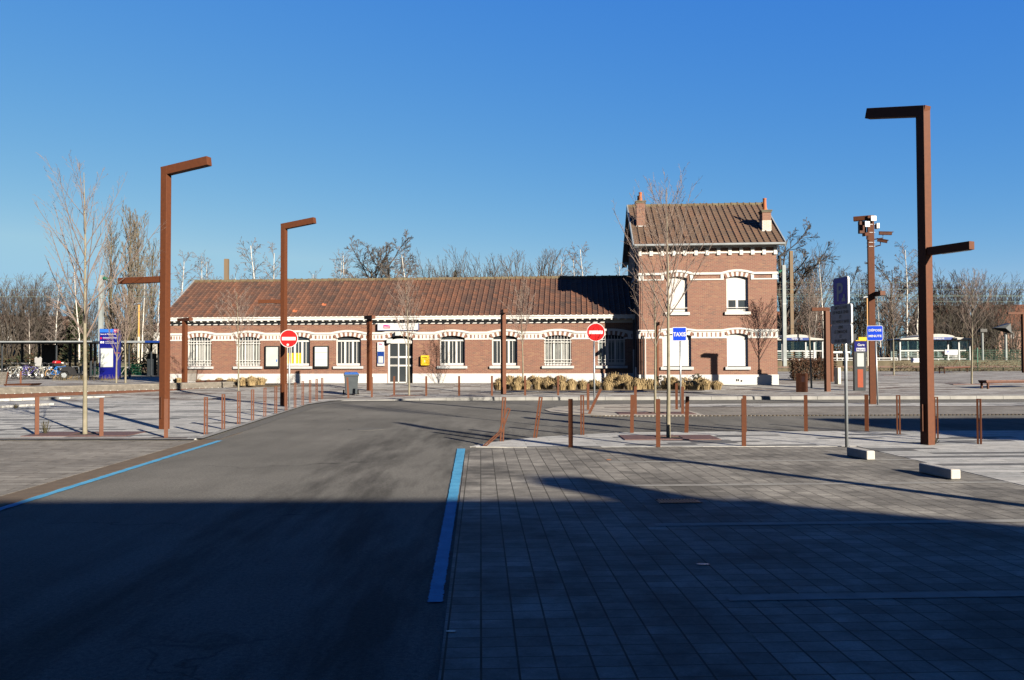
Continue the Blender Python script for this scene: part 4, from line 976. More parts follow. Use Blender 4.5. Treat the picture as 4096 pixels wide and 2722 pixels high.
# low T-headed lamps
def tpost(label, u, vb, vt, az, L0, L1, wpx, zoff=None):
    p = G(u, vb); D = p.y; s_ = px(D); h = (vb-vt)*s_; wd = wpx*s_/1.3
    t = empty('low_lamp', p, 0, label, 'lamp', 'low rust brown lamps along the square')
    mb = MB(); mb.bar((0, 0, -.05), (0, 0, h-.15), wd, wd, A(az+20)); mb.build('post', M['corten'], t)
    mb = MB(); mb.bar(A(az)*-L0+Vector((0, 0, h-.075)), A(az)*L1+Vector((0, 0, h-.075)), wd*1.02, .15); hd = mb.build('lamp_head', M['corten'], t)
    mb = MB(); mb.bar(A(az)*(L1*.3)+Vector((0, 0, h-.154)), A(az)*L1*.95+Vector((0, 0, h-.154)), wd*.6, .01); mb.build('lamp_lens', M['lens'], hd)
tpost('low T-headed rust lamp before the first barred window', 738, 1547, 1273, -40, .60, .60, 20)
tpost('low T-headed rust lamp between the wheelie bin and the entrance', 1477.5, 1563.6, 1264, -55, .40, .45, 20)
tpost('thick low rust lamp standing at the end of the straw grass bed', 2014, 1576.8, 1240, -80, .12, .55, 21)
tpost('low rust lamp half hidden behind the two saplings at the house', 2630, 1545, 1290, -80, .12, .5, 12)
tpost('low rust lamp between the slatted litter bin and the parking sign', 3310, 1567, 1231, 170, .12, .62, 23)
tpost('low rust lamp standing behind the copper hedge end', 3325, 1528, 1249, -80, .12, .4, 17)
tpost('low rust lamp at the far end of the square near the benches', 4095, 1492, 1250, 178, .5, 1.2, 12)

# road signs
def pole(mb, h, r): mb.tube([(0, 0, -.05), (0, 0, h)], r, 10)
def noentry(label, u, vb, uc, vc, r):
    p = G(u, vb); D = p.y; s_ = px(D); z = (vb-vc)*s_; R = r*s_; rz = -math.atan2(p.x, p.y)*.5
    t = empty('no_entry_sign', p, rz, label, 'road sign', None)
    mb = MB(); pole(mb, z-R*.6, .030); mb.build('pole', M['steel'], t, smooth=True)
    dx_ = (uc-u)*s_
    mb = MB(); mb.disc((dx_, z), R, -.062, -.03, 48); f_ = mb.build('sign_plate', M['signwhite'], t)
    mb = MB(); mb.disc((dx_, z), R*.93, -.066, -.062, 48); mb.build('red_field', M['red'], f_)
    mb = MB(); mb.box(dx_-R*.74, dx_+R*.74, -.070, -.066, z-R*.19, z+R*.17); mb.build('white_bar', M['signwhite'], f_)
    return t, f_, dx_, z, R
t, f_, dx_, z, R = noentry('round no entry sign with a small white sticker, in front of a rust lamp', 1157, 1632, 1155.4, 1355.7, 35.7)
mb = MB(); mb.disc((dx_-.03, z-R*.70), R*.14, -.072, -.066, 20); mb.build('sticker', M['poster'], f_)
noentry('round no entry sign on the island in front of the shaded station wall', 2377.6, 1628.5, 2384.6, 1330.4, 37)
p = G(2723, 1630); D = p.y; s_ = px(D)
t = empty('taxi_sign', p, -.12, 'square blue TAXIS sign on a grey pole on the island', 'road sign')
z = (1630-1338)*s_; dx_ = (2719.6-2723)*s_; w_ = 56*s_
mb = MB(); pole(mb, z-w_*.3, .030); mb.build('pole', M['steel'], t, smooth=True)
mb = MB(); mb.prism(rrect(w_, w_, .04, cx=dx_, cz=z), -.06, -.03, 0, 1); f_ = mb.build('sign_plate', M['signwhite'], t)
mb = MB(); mb.prism(rrect(w_*.90, w_*.90, .02, cx=dx_, cz=z), -.064, -.06, 0, 1); mb.build('blue_field', M['signblue'], f_)
mb = MB(); text(mb, 'TAXIS', w_*.40, dx_, z-w_*.15, -.068, 'CENTER', 0, .80, .025); mb.build('lettering', M['signwhite'], f_)
p = G(3509, 1621); D = p.y; s_ = px(D)
t = empty('drop_off_sign', p, -.22, 'square blue DÉPOSE MINUTE sign beside the camera mast', 'road sign')
z = (1621-1334)*s_; dx_ = (3502-3509)*s_; w_ = 60*s_
mb = MB(); mb.tube([(0.02, 0, -.05), (-.03, 0, z)], .030, 10); mb.build('pole', M['steel'], t, smooth=True)
mb = MB(); mb.prism(rrect(w_, w_, .05, cx=dx_, cz=z), -.07, -.04, 0, 1); f_ = mb.build('sign_plate', M['signwhite'], t)
mb = MB(); mb.prism(rrect(w_*.95, w_*.95, .045, cx=dx_, cz=z), -.074, -.07, 0, 1); mb.build('blue_field', M['signblue'], f_)
mb = MB(); text(mb, 'DÉPOSE', w_*.20, dx_, z+w_*.12, -.078, 'CENTER', 0, 1.12, .025); text(mb, 'MINUTE', w_*.20, dx_, z-w_*.26, -.078, 'CENTER', 0, 1.12, .025); mb.build('lettering', M['signwhite'], f_)
# parking sign, turned well to the left so that its face is in shade
p = G(3387, 1788); D = p.y; s_ = px(D)
t = empty('parking_sign', p, rad(-84), 'blue parking sign with two grey text panels, turned away from the sun', 'road sign')
def Zp(v): return (1788-v)*s_
mb = MB(); pole(mb, Zp(1130), .030); mb.build('pole', M['steel'], t, smooth=True)
def plate(w_, va, vb, xc, field, name, y=-.055):
    z0, z1 = Zp(vb), Zp(va); mb = MB(); mb.prism(rrect(w_, z1-z0, .05, cx=xc, cz=(z0+z1)/2), y-.03, y, 0, 1); o = mb.build(name, M['signwhite'], t)
    mb = MB(); mb.prism(rrect(w_-.03, z1-z0-.03, .04, cx=xc, cz=(z0+z1)/2), y-.034, y-.03, 0, 1); mb.build('field', field, o); return o, (z0+z1)/2
o, zc = plate(.52, 1109, 1221, 0, M['parkblue'], 'parking_plate'); mb = MB(); text(mb, 'P', .46, -.02, zc-.17, -.0925, 'CENTER', 0, 1, .02)
mb.prism(rrect(.13, .06, .015, cx=.12, cz=zc-.16), -.0925, -.089, 0, 1); mb.prism(rrect(.06, .10, .015, cx=.13, cz=zc-.11), -.0935, -.0895, 0, 1); mb.build('lettering', M['signgrey'], o)
for va, vb, lines in ((1219, 1300, ('LIMITÉ À 1H30', 'DE 9H00 À 12H00', 'ET', 'DE 14H00 À 18H00')), (1299, 1376, ('LIBRE', 'LE DIMANCHE', 'ET', 'JOURS FÉRIÉS'))):
    o, zc = plate(.72, va, vb, 0, M['signgrey'], 'text_panel'); mb = MB()
    for i, l in enumerate(lines): text(mb, l, .078, 0, zc+.105-.085*i, -.0925, 'CENTER', 0, .92, .012)
    mb.build('lettering', M['black'], o)
# white wheel stops
for lab, ua, va, wd, hh, L_, az in (('shorter white concrete wheel stop at the foot of the parking sign', 3484.5, 1842.5, .147, .145, .56, 97), ('longer white concrete wheel stop lying nearest the corner of the bays', 3824.5, 1921, .145, .135, .68, 95)):
    p = P(ua, va, .006); t = None
    mb = MB(); mb.box(-wd/2, wd/2, 0, L_, 0, hh); o = mb.build('wheel_stop', M['concrete'], None, bevel=.018); o.location = (p.x, p.y, .012); o.rotation_euler = (0, 0, rad(az-90+2)); tag(o, lab, 'wheel stop', 'white wheel stops')
# wheelie bin
p = G(1405, 1580); D = p.y; s_ = px(D)
t = empty('wheelie_bin', p, rad(14), 'grey wheelie bin with a blue lid near the kerb', 'bin')
mb = MB(); mb.add([(-.23, -.26, .05), (.23, -.26, .05), (.23, .26, .05), (-.23, .26, .05), (-.29, -.33, .86), (.29, -.33, .86), (.29, .36, .86), (-.29, .36, .86)], [(0, 3, 2, 1), (4, 5, 6, 7), (0, 1, 5, 4), (1, 2, 6, 5), (2, 3, 7, 6), (3, 0, 4, 7)])
mb.box(-.31, .31, -.355, .385, .80, .875); mb.build('bin_body', M['bin'], t, bevel=.012)
mb = MB(); mb.add([(-.31, -.37, .876), (.31, -.37, .876), (.31, .40, .876), (-.31, .40, .876), (-.29, -.34, .90), (.29, -.34, .90), (.26, .38, .965), (-.26, .38, .965)], [(0, 3, 2, 1), (4, 5, 6, 7), (0, 1, 5, 4), (1, 2, 6, 5), (2, 3, 7, 6), (3, 0, 4, 7)]); mb.build('lid', M['binlid'], t, bevel=.012)
for sx in (-1, 1):
    mb = MB(); mb.tube([(sx*.27, .30, .10), (sx*.33, .30, .10)], .10, 16); wh = mb.build('wheel', M['tyre'], t); mb = MB(); mb.tube([(sx*.331, .30, .10), (sx*.337, .30, .10)], .05, 12); mb.build('hub', M['steel'], wh)
mb = MB(); mb.tube([(-.27, .42, .86), (.27, .42, .86)], .018, 8); mb.build('handle', M['bin'], t)
# slatted litter bin
p = G(3208, 1569); D = p.y; s_ = px(D)
t = empty('litter_bin', p, rad(-30), 'box shaped litter bin of upright rust brown slats on the forecourt', 'litter bin')
w_, hb = .40, .80
mb = MB(); mb.box(-w_/2+.03, w_/2-.03, -w_/2+.03, w_/2-.03, .03, hb-.05); mb.build('inner_liner', M['black'], t)
mb = MB()
for i in range(8):
    x = -w_/2+.02+(w_-.04)*i/7
    for y in (-w_/2, w_/2): mb.box(x-.011, x+.011, y-.012, y+.012, 0, hb)
    for q_ in (-w_/2, w_/2): mb.box(q_-.012, q_+.012, x-.011, x+.011, 0, hb)
mb.build('slats', M['corten2'], t)
mb = MB()
for z in (.02, .40, hb-.03): mb.box(-w_/2+.02, w_/2-.02, -w_/2+.012, -w_/2+.03, z, z+.03)
mb.box(-w_/2+.02, w_/2-.02, -w_/2+.02, w_/2-.02, hb-.045, hb-.03); mb.build('rim', M['corten2'], t)
mb = MB(); mb.box(0, w_/2-.05, -w_/2+.018, -w_/2+.026, .42, .68); mb.build('bin_bag', M['signwhite'], t)
# pay station / sign totem Gare Nord
p = G(3441, 1564); D = p.y; s_ = px(D)
t = empty('parking_meter_totem', p, -.10, 'slim grey totem with a blue Gare Nord head and yellow top plate', 'totem')
hT = (1564-1365)*s_; wt = 48*s_/2; wb = 36*s_/2
mb = MB(); mb.add([(-wt, -.10, hT-.02), (-wt, .12, hT-.02), (wt, .12, hT-.02), (wt, -.10, hT-.02), (-wt*1.0, -.10, 0), (-wt*1.0, .12, 0), (wb, .12, 0), (wb, -.10, 0)], [(3, 2, 1, 0), (4, 5, 6, 7), (0, 4, 7, 3), (2, 6, 5, 1), (0, 1, 5, 4), (3, 7, 6, 2)]); mb.build('totem_body', M['anthracite'], t)
zz = lambda v: (1564-v)*s_
mb = MB(); mb.box(-wt+.01, wt-.012, -.108, -.10, zz(1407), zz(1367)); hd = mb.build('blue_head', M['navy'], t)
mb = MB(); text(mb, 'Gare', .15, 0.02, zz(1385), -.112, 'CENTER', 0, 1, .012); mb.box(-wt+.09, wt-.07, -.110, -.108, zz(1406), zz(1393)); mb.build('lettering', M['signwhite'], hd)
mb = MB(); text(mb, 'Nord', .15, 0.01, zz(1404), -.1145, 'CENTER', 0, 1, .012); mb.build('lettering', M['navy'], hd)
mb = MB(); mb.box(-wt+.12, wt-.13, -.106, -.10, zz(1467), zz(1414)); mb.build('notice', M['poster'], t)
mb = MB(); mb.box(-wt+.13, wt-.17, -.106, -.10, zz(1550), zz(1478)); mb.build('orange_panel', M['redpanel'], t)
mb = MB(); mb.box(-wt+.08, wt-.0, -.08, .06, zz(1365), zz(1362)); mb.box(-wt+.20, wt, -.085, -.05, zz(1362), zz(1350)); mb.build('yellow_top', M['yellow'], t)
mb = MB(); mb.box(-wt-.02, -wt+.14, .0, .05, zz(1365), zz(1336)); mb.build('solar_panel', M['anthracite'], t)
# cream cabinet
p = G(3351, 1537); D = p.y; s_ = px(D)
t = empty('cable_cabinet', p, rad(25), 'narrow cream utility cabinet beside the low rust lamp', 'utility cabinet')
mb = MB(); mb.box(-.10, .10, -.12, .12, 0, 66*s_); mb.build('cabinet_body', M['cream'], t, bevel=.008)
mb = MB(); mb.box(-.085, .085, -.124, -.12, .08, 66*s_-.06); mb.build('door', M['cream'], t)
# benches of the right hand square
def bench(label, ua, va, ub, vb, hpx, D=None):
    a_, b_ = G(ua, va), G(ub, vb); s_ = px(a_.y); d = (b_-a_); d.z = 0; L_ = d.length; h = hpx*s_
    t = empty('bench', a_, math.atan2(d.y, d.x), label, 'bench', 'backless benches on the square')
    mb = MB()
    for i in range(5): mb.box(0, L_, -.22+i*.092, -.22+i*.092+.085, h-.06, h)
    mb.build('seat', M['benchtop'], t)
    mb = MB(); mb.box(.03, L_-.03, -.21, .22, h-.13, h-.062); mb.build('seat_frame', M['corten2'], t)
    for x in (.10, L_-.20):
        for y in (-.2, .14): mb = MB(); mb.box(x, x+.08, y, y+.07, 0, h-.13); mb.build('leg', M['corten2'], t)
bench('backless rust brown bench at the back of the square before the hedge', 3766, 1495, 3880, 1489, 26)
bench('nearer backless rust brown bench running out of the picture', 3930, 1556, 4150, 1549, 34)
# long slatted bench of the left plaza with loungers behind it
a_, b_ = P(-260, 1606, .03), P(951, 1566, .03)
d = b_-a_; L_ = d.length
t = empty('long_bench', (a_.x, a_.y, .03), math.atan2(d.y, d.x), 'very long low bench of grey weathered slats on a rust steel base', 'bench')
mb = MB()
for i in range(8): mb.box(0, L_, .0+i*.125, .115+i*.125, .42, .465)
for i in range(5): mb.box(0, L_, -.028, 0, .205+i*.052, .245+i*.052)
mb.build('slats', M['wood'], t)
mb = MB(); mb.box(.0, L_, -.02, 1.0, 0, .195); mb.box(0.01, L_-.01, .01, .99, .195, .415); mb.build('base', M['corten2'], t)
mb = MB()
for i in range(40): mb.box(L_*i/40+.2, L_*i/40+.23, -.034, -.02, .20, .225)
mb.build('slat_clip', M['sill'], t)
def lounger(label, ua, va, ub, hb, D):
    p = at(ua, va, D); p.z = max(.06, min(p.z, .45)); s_ = px(p.y); w_ = (ub-ua)*s_
    t = empty('lounger', p, rad(-6), label, 'lounger', 'slatted loungers behind the long bench')
    mb = MB(); n = 15; hh = hb*s_
    for i in range(n):
        z = .05+(hh-.05)*i/n; y = .45*i/n*.5
        x0 = -.10*i/n
        mb.add([(x0, y, z), (x0+w_*.86, y, z), (x0+w_*.86, y+.03, z+hh/n*.66), (x0, y+.03, z+hh/n*.66), (x0, y+.03, z), (x0+w_*.86, y+.03, z), (x0+w_*.86, y+.05, z+hh/n*.66), (x0, y+.05, z+hh/n*.66)],
               [(0, 1, 2, 3), (7, 6, 5, 4), (3, 2, 6, 7), (0, 4, 5, 1), (1, 5, 6, 2), (0, 3, 7, 4)])
    mb.build('backrest', M['wood'], t)
    mb = MB(); mb.bar((0.02, .1, 0), (-.08, .35, hh), .05, .05); mb.bar((w_*.8, .1, 0), (w_*.7, .35, hh), .05, .05); mb.build('frame', M['corten2'], t)
    mb = MB(); mb.add([(w_*.9, -.1, .02), (w_*.9+1.25, -.1, .02), (w_*.9+1.4, -.1, .12), (w_*.9, -.1, .10), (w_*.9, .6, .02), (w_*.9+1.25, .6, .02), (w_*.9+1.4, .6, .12), (w_*.9, .6, .10)],
           [(0, 1, 2, 3), (7, 6, 5, 4), (3, 2, 6, 7), (0, 4, 5, 1), (1, 5, 6, 2), (0, 3, 7, 4)]); mb.build('seat', M['corten2'], t)
lounger('slatted grey lounger with its backrest in front of the first barred window', 735, 1531, 795, 50, 40.3)
lounger('slatted grey lounger at the edge of the picture by the bicycles', -32, 1545, 32, 56, 36.5)
# station information totem
p = G(436, 1519.5); D = p.y; s_ = px(D)
t = empty('station_totem', p, rad(10), 'big dark blue station totem with text and a white poster', 'totem')
wT, hT = 74*s_, 203*s_
mb = MB(); mb.box(-wT/2, wT/2, 0, .42, 0.05, hT); mb.build('totem_body', M['navy'], t, bevel=.02)
mb = MB(); mb.box(-wT/2+.01, wT/2-.33, -.006, 0, hT-.23, hT-.01); mb.build('top_band', M['skyblue'], t)
mb = MB(); mb.box(wT/2-.33, wT/2-.01, -.006, 0, hT-.23, hT-.01); o = mb.build('logo', M['magenta'], t); mb = MB(); text(mb, 'SNCF', .12, wT/2-.17, hT-.16, -.010, 'CENTER', 0, 1, .015); mb.build('lettering', M['signwhite'], o)
mb = MB(); xl = -wT/2+.06
text(mb, 'Gare de TEMPLEUVE', .115, xl, hT-.38, -.006, 'LEFT', 0, .92, .012); text(mb, 'Direction LILLE', .075, xl+.30, hT-.84, -.006, 'LEFT', 0, 1, .01); text(mb, 'Direction VALENCIENNES', .075, xl+.30, hT-.94, -.006, 'LEFT', 0, 1, .01); text(mb, 'Parking vélos', .075, xl+.28, hT-1.37, -.006, 'LEFT', 0, 1, .01)
for i in range(2): mb.box(xl+.15, xl+.98, -.006, -.003, hT-.56-.05*i, hT-.545-.05*i)
mb.box(xl, xl+.10, -.006, -.003, hT-.93, hT-.80); mb.box(xl, xl+.09, -.006, -.003, hT-1.40, hT-1.30); mb.box(xl+.15, xl+.24, -.006, -.003, hT-1.40, hT-1.30); mb.box(xl+.13, xl+.22, -.006, -.003, hT-.93, hT-.80); mb.build('lettering', M['signwhite'], t)
mb = MB(); mb.box(xl, xl+.08, -.006, -.003, hT-.66, hT-.54); mb.box(xl+.15, xl+.55, -.006, -.003, hT-.66, hT-.645); mb.build('red_pictogram', M['red'], t)
mb = MB(); mb.box(xl+.02, xl+.78, -.03, 0, .80, 2.03); mb.build('poster_frame', M['steel'], t); mb = MB(); mb.box(xl+.05, xl+.75, -.034, -.03, .84, 1.98); mb.build('poster', M['poster'], t)
mb = MB(); mb.box(xl+.84, xl+1.15, -.006, -.002, 1.70, 1.73); mb.build('orange_bar', M['orange'], t)
mb = MB(); mb.box(-wT/2+.05, wT/2-.05, .05, .38, 0, .05); mb.build('foot', M['black'], t)
# manhole, drain, rusty grates around the young trees
def grate(label, u, v, wx, wy):
    p = G(u, v); mb = MB(); h = wx/2; g_ = .26
    for (x0, x1, y0, y1) in ((-h, -g_, -wy/2, wy/2), (g_, h, -wy/2, wy/2), (-g_, g_, -wy/2, -g_*.8), (-g_, g_, g_*.8, wy/2)): mb.box(x0, x1, y0, y1, -.02, .012)
    mb.box(-g_, g_, g_*.8-.01, g_*.8, -.1, .0); o = mb.build('tree_grate', M['grate']); o.location = (p.x, p.y, p.z+.003); tag(o, label, 'tree grate', 'rusty tree grates')
    mb = MB(); mb.quad((-g_, -g_*.8, .0), (g_, -g_*.8, .0), (g_, g_*.8, .0), (-g_, g_*.8, .0)); s2 = mb.build('soil', M['soil'], o); s2.location = (0, 0, .002)
grate('rusty tree grate around the tall sapling on the plaza', 342, 1738, 2.2, .95)
grate('rusty tree grate around the sapling on the front pavement', 2674, 1752, 1.9, .9)
grate('rusty tree grate around the sapling on the island', 2620, 1654, 2.2, .9)
grate('rusty tree grate around the thin sapling before the entrance', 1636, 1583, 1.5, .7)
grate('rusty tree grate at the far sapling on the square', 3575, 1502, 2.0, 1.2)
grate('rusty tree grate at the spreading sapling on the square', 3887, 1537, 2.4, 1.0)
p = P(1465, 1718, 0); mb = MB(); mb.prism([(.42*math.cos(i*.3927), .3*math.sin(i*.3927)) for i in range(16)], 0, .006); o = mb.build('manhole_cover', M['asphalt_dark']); o.location = (p.x, p.y, .001); tag(o, 'worn round manhole cover in the asphalt before the station', 'manhole cover')
p = P(2715, 2007, .006); mb = MB()
for i in range(12): mb.box(-.22+i*.037, -.22+i*.037+.02, -.10, .10, 0, .008)
mb.box(-.24, .24, -.115, -.10, 0, .009); mb.box(-.24, .24, .10, .115, 0, .009); mb.box(-.24, .24, -.10, .10, -.003, .001); o = mb.build('drain_grate', M['black']); o.location = (p.x, p.y, .0075); o.rotation_euler = (0, 0, ROADROT); tag(o, 'dark rectangular drain grate in the shaded parking pavers', 'drain grate')
for lab, u, v, n, hh in (('small leafy weed growing beside the outermost plaza bollard', 181, 1736, 26, .30), ('green grass tuft at the foot of the tallest lamp', 3733, 1777, 60, .12), ('dry grass tuft in the corner of the plaza ledge', 62, 1634, 50, .14)):
    p = G(u, v); mb = MB()
    for i in range(n):
        a = random.uniform(0, 6.3); r_ = random.uniform(.02, .14); h_ = hh*random.uniform(.4, 1); b_ = Vector((math.cos(a)*r_*.3, math.sin(a)*r_*.3, 0)); e_ = Vector((math.cos(a)*r_, math.sin(a)*r_, h_)); s_ = Vector((-math.sin(a), math.cos(a), 0))*.004
        mb.add([b_-s_, b_+s_, e_+s_*2, e_-s_*2, e_+Vector((s_.y, -s_.x, 0))*5], [(0, 1, 2, 3), (3, 2, 4)])
    o = mb.build('weed_plant', M['olive']); o.location = p; tag(o, lab, 'weed')
# litter scraps
for lab, u, v, sz, mt in (('orange cigarette packet scrap on the sunlit pavers', 2435, 1840, .035, 'orange'), ('pale paper scrap on the shaded pavers', 2812, 2259, .05, 'poster'), ('flattened white bottle cap scrap near the asphalt edge', 1804, 2528, .03, 'poster')):
    p = P(u, v, .008); mb = MB(); mb.prism([(sz*(1+.3*math.sin(i*2.3))*math.cos(i*.9), sz*.5*math.sin(i*.9)) for i in range(7)], 0, .004); o = mb.build('litter_scrap', M[mt]); o.location = (p.x, p.y, .009); tag(o, lab, 'litter')
# ================================================================== PLANTS
def rv(s): return Vector((random.uniform(-s, s), random.uniform(-s, s), random.uniform(-s, s)))
def limb(mb, p, d, L_, r, lvl, sp, tw):
    """a tapering, slightly crooked limb with its side shoots; sp: list of per-level settings"""
    S_ = sp[lvl]; n = S_['seg']; pts, rs = [p.copy()], [r]; q_ = p.copy(); d = d.normalized()
    for i in range(n):
        d = (d + rv(S_['wig']) + Vector((0, 0, S_['up']))).normalized(); q_ = q_ + d*(L_/n); pts.append(q_.copy()); rs.append(max(r*(1-(i+1)/n*(1-S_['tip'])), S_.get('rmin', .0025)))
    tgt = mb if lvl < S_.get('crown', 1) else tw
    (mb if lvl == 0 else tw).tube(pts, rs, S_['sides'], cap=False)
    if lvl+1 < len(sp):
        N_ = S_['kids']; T = sp[lvl+1]
        for k in range(N_):
            t = S_['from']+(S_['to']-S_['from'])*(k+random.random())/N_; f_ = t*n; i = min(int(f_), n-1); b_ = pts[i].lerp(pts[i+1], f_-i)
            dd = (pts[i+1]-pts[i]).normalized(); o_ = dd.orthogonal().normalized(); o_.rotate(Matrix.Rotation(random.uniform(0, 2*math.pi) if lvl else k*2.4+random.uniform(-.4, .4), 3, dd))
            an = rad(random.uniform(*S_['ang'])); cd_ = dd*math.cos(an)+o_*math.sin(an)
            ll = L_*random.uniform(*S_['len'])*(1-S_['fall']*((t-S_['from'])/(max(S_['to']-S_['from'], .01))))
            rr_ = max(rs[i]*S_['rk'], T.get('rmin', .0025))
            limb(mb, b_, cd_, ll, rr_, lvl+1, sp, tw)
def lv(**k):
    b = dict(seg=5, wig=.06, up=.03, tip=.25, sides=4, kids=6, ang=(30, 50), len=(.3, .5), fall=.5, rk=.55, rmin=.003); b['from'] = .25; b['to'] = .95
    for a, v in k.items(): b[a.rstrip('_')] = v
    return b
def make_tree(name, label, cat, sp, h, r, bark, twig, loc, group=None, seed=1, rz=0, multi=None):
    st_ = random.getstate(); random.seed(seed)
    mb, tw = MB(), MB()
    if multi:
        for k in range(multi[0]):
            a = 2*math.pi*k/multi[0]+random.uniform(-.4, .4); sp_ = rad(random.uniform(*multi[1]))
            limb(mb, Vector((math.cos(a)*multi[2]*random.random(), math.sin(a)*multi[2]*random.random(), -.05)), Vector((math.cos(a)*math.sin(sp_), math.sin(a)*math.sin(sp_), math.cos(sp_))), h*random.uniform(.75, 1), r*random.uniform(.7, 1), 0, sp, tw)
    else: limb(mb, Vector((0, 0, -.05)), Vector((0, 0, 1)), h, r, 0, sp, tw)
    random.setstate(st_)
    t = empty(name, loc, rz, label, cat, group)
    mb.build('trunk', M[bark], t, smooth=True); tw.build('crown', M[twig], t)
    return t
def sap(fork, kids=14, ang=(26, 44), len1=(.38, .52), up=.06, twk=9, rm=.0045):
    return [lv(seg=10, wig=.022, up=.05, tip=.12, sides=8, kids=kids, ang=ang, len=len1, fall=.62, rk=.5, from_=fork, to=.92, rmin=.006),
            lv(seg=6, wig=.05, up=up, tip=.3, sides=5, kids=twk, ang=(22, 42), len=(.22, .42), fall=.45, rk=.5, from_=.2, to=.95, rmin=rm),
            lv(seg=4, wig=.07, up=.05, tip=.5, sides=3, kids=3, ang=(25, 45), len=(.25, .4), rk=.7, rmin=rm*.7), lv(seg=2, wig=.08, tip=.6, sides=3, kids=0, rmin=rm*.6)]
def sapling(label, u, vb, vt, fork_v, r, seed, **k):
    p = G(u, vb); h = (vb-vt)*px(p.y)
    return make_tree('young_tree', label, 'tree', sap((vb-fork_v)/(vb-vt), **k), h, r, 'bark', 'barktwig', p, 'young bare street trees', seed)
sapling('tall bare sapling in a rusty grate at the front of the plaza', 340, 1738, 669, 1372, .050, 3, kids=21, ang=(22, 46), len1=(.36, .54), up=.07, twk=10, rm=.0032)
sapling('tall bare sapling in front of the two storey house, near the parking bays', 2673.6, 1752.6, 735, 1300, .044, 5, rm=.0033, kids=26, ang=(18, 40), len1=(.36, .52), twk=9)
sapling('second bare sapling at the house, standing on the island behind', 2622, 1653.6, 1060, 1396, .042, 8, rm=.004, kids=18, ang=(25, 42), twk=9)
sapling('thin bare sapling before the second barred window', 954, 1563.6, 1165, 1399, .04, 11, kids=20, ang=(22, 44), rm=.0055)
sapling('thin bare sapling in front of the station entrance', 1636.4, 1583, 1130, 1399, .045, 12, kids=22, ang=(16, 34), rm=.0055)
sapling('thin bare sapling rising from the straw grass bed', 2092, 1560, 1142, 1390, .042, 13, kids=22, ang=(15, 32), rm=.0055)
sapling('small twin stemmed sapling close to the blue totem', 465, 1533.6, 1190, 1450, .05, 15, kids=20, ang=(14, 26), rm=.010)
sapling('small sapling between the blue totem and the shelter end post', 502, 1533.6, 1175, 1385, .055, 16, kids=20, ang=(14, 30), rm=.010)
sapling('bare sapling behind the slatted litter bin', 3246, 1554, 1140, 1365, .045, 18, kids=28, ang=(18, 36), rm=.0065)
sapling('bare sapling farther back beside the camera mast', 3575, 1502, 1150, 1368, .06, 19, kids=28, ang=(16, 32), rm=.009)
sapling('wide spreading bare sapling right of the tallest lamp', 3887, 1537.5, 1113, 1362, .05, 20, kids=30, ang=(20, 44), len1=(.42, .58), rm=.0065)

# straw coloured grass clumps in the beds
def clump_mesh(seed, name):
    random.seed(seed); mb = MB()
    for i in range(520):
        a = random.uniform(0, 2*math.pi); t = random.random()**.6; r0_ = t*.20; sp_ = t*.15
        b_ = Vector((math.cos(a)*r0_, math.sin(a)*r0_, 0)); hh = random.uniform(.30, .44)*(1-.22*t*t)*(1.22 if random.random() < .06 else 1)
        dr = random.uniform(.35, .75)*t
        m_ = b_+Vector((math.cos(a)*sp_*.42, math.sin(a)*sp_*.42, hh*.72)); e_ = b_+Vector((math.cos(a)*sp_*.72, math.sin(a)*sp_*.72, hh*(1-.12*dr))); f_ = b_+Vector((math.cos(a)*(sp_*.92+.02), math.sin(a)*(sp_*.92+.02), hh*(.92-.55*dr)))
        s_ = Vector((-math.sin(a), math.cos(a), 0))*random.uniform(.006, .012)
        mb.add([b_-s_, b_+s_, m_+s_, m_-s_, e_+s_*.8, e_-s_*.8, f_], [(0, 1, 2, 3), (3, 2, 4, 5), (5, 4, 6)], random.choice((0, 0, 1)))
    o = mb.build(name, [M['straw'], M['strawdark']]); random.seed(seed+50); return o
CL = [clump_mesh(k, 'grass_clump') for k in (31, 32, 33)]; used = [0]
def clump(p, label, sc, group):
    k = used[0] % 3
    o = CL[k] if used[0] < 3 else CL[k].copy()
    if used[0] >= 3: COL.objects.link(o)
    used[0] += 1; o.location = p; o.scale = (sc*random.uniform(.84, 1.1), sc*random.uniform(.84, 1.1), sc*random.uniform(.78, 1.12)); o.rotation_euler = (0, 0, random.uniform(0, 6))
    tag(o, label, 'grass clump', group)
GB = 'straw grass clumps in the long bed'
for x in (1995, 2022, 2065, 2103, 2151, 2191, 2244, 2284, 2328, 2377, 2430, 2475, 2518, 2549, 2575, 2602, 2665, 2690, 2728, 2774, 2795, 2820, 2866):
    p = P(x, 1559+random.uniform(-2, 2), .27); clump(p, 'rounded straw coloured grass clump in the front of the long bed', random.uniform(.92, 1.12), GB)
for x in (2003, 2038, 2078, 2130, 2156, 2192, 2216, 2242, 2440, 2455, 2489, 2505, 2551, 2690, 2738, 2800):
    p = P(x, 1541+random.uniform(-2, 2), .27); clump(p, 'rounded straw coloured grass clump in the back of the long bed', random.uniform(.95, 1.15) if x < 2400 or x > 2520 else 1.3, GB)
GB2 = 'straw grass clumps left of the wheelie bin'
for x, v, s_ in ((664, 1538, .8), (712, 1538, .9), (794, 1534, .6), (833, 1534, .6), (877, 1534, .7), (926, 1540, .95), (968, 1543, 1.0), (1007, 1543, 1.05), (1041, 1541, 1.1)):
    clump(P(x, v, .32), 'straw coloured grass clump at the foot of the barred windows', s_, GB2)
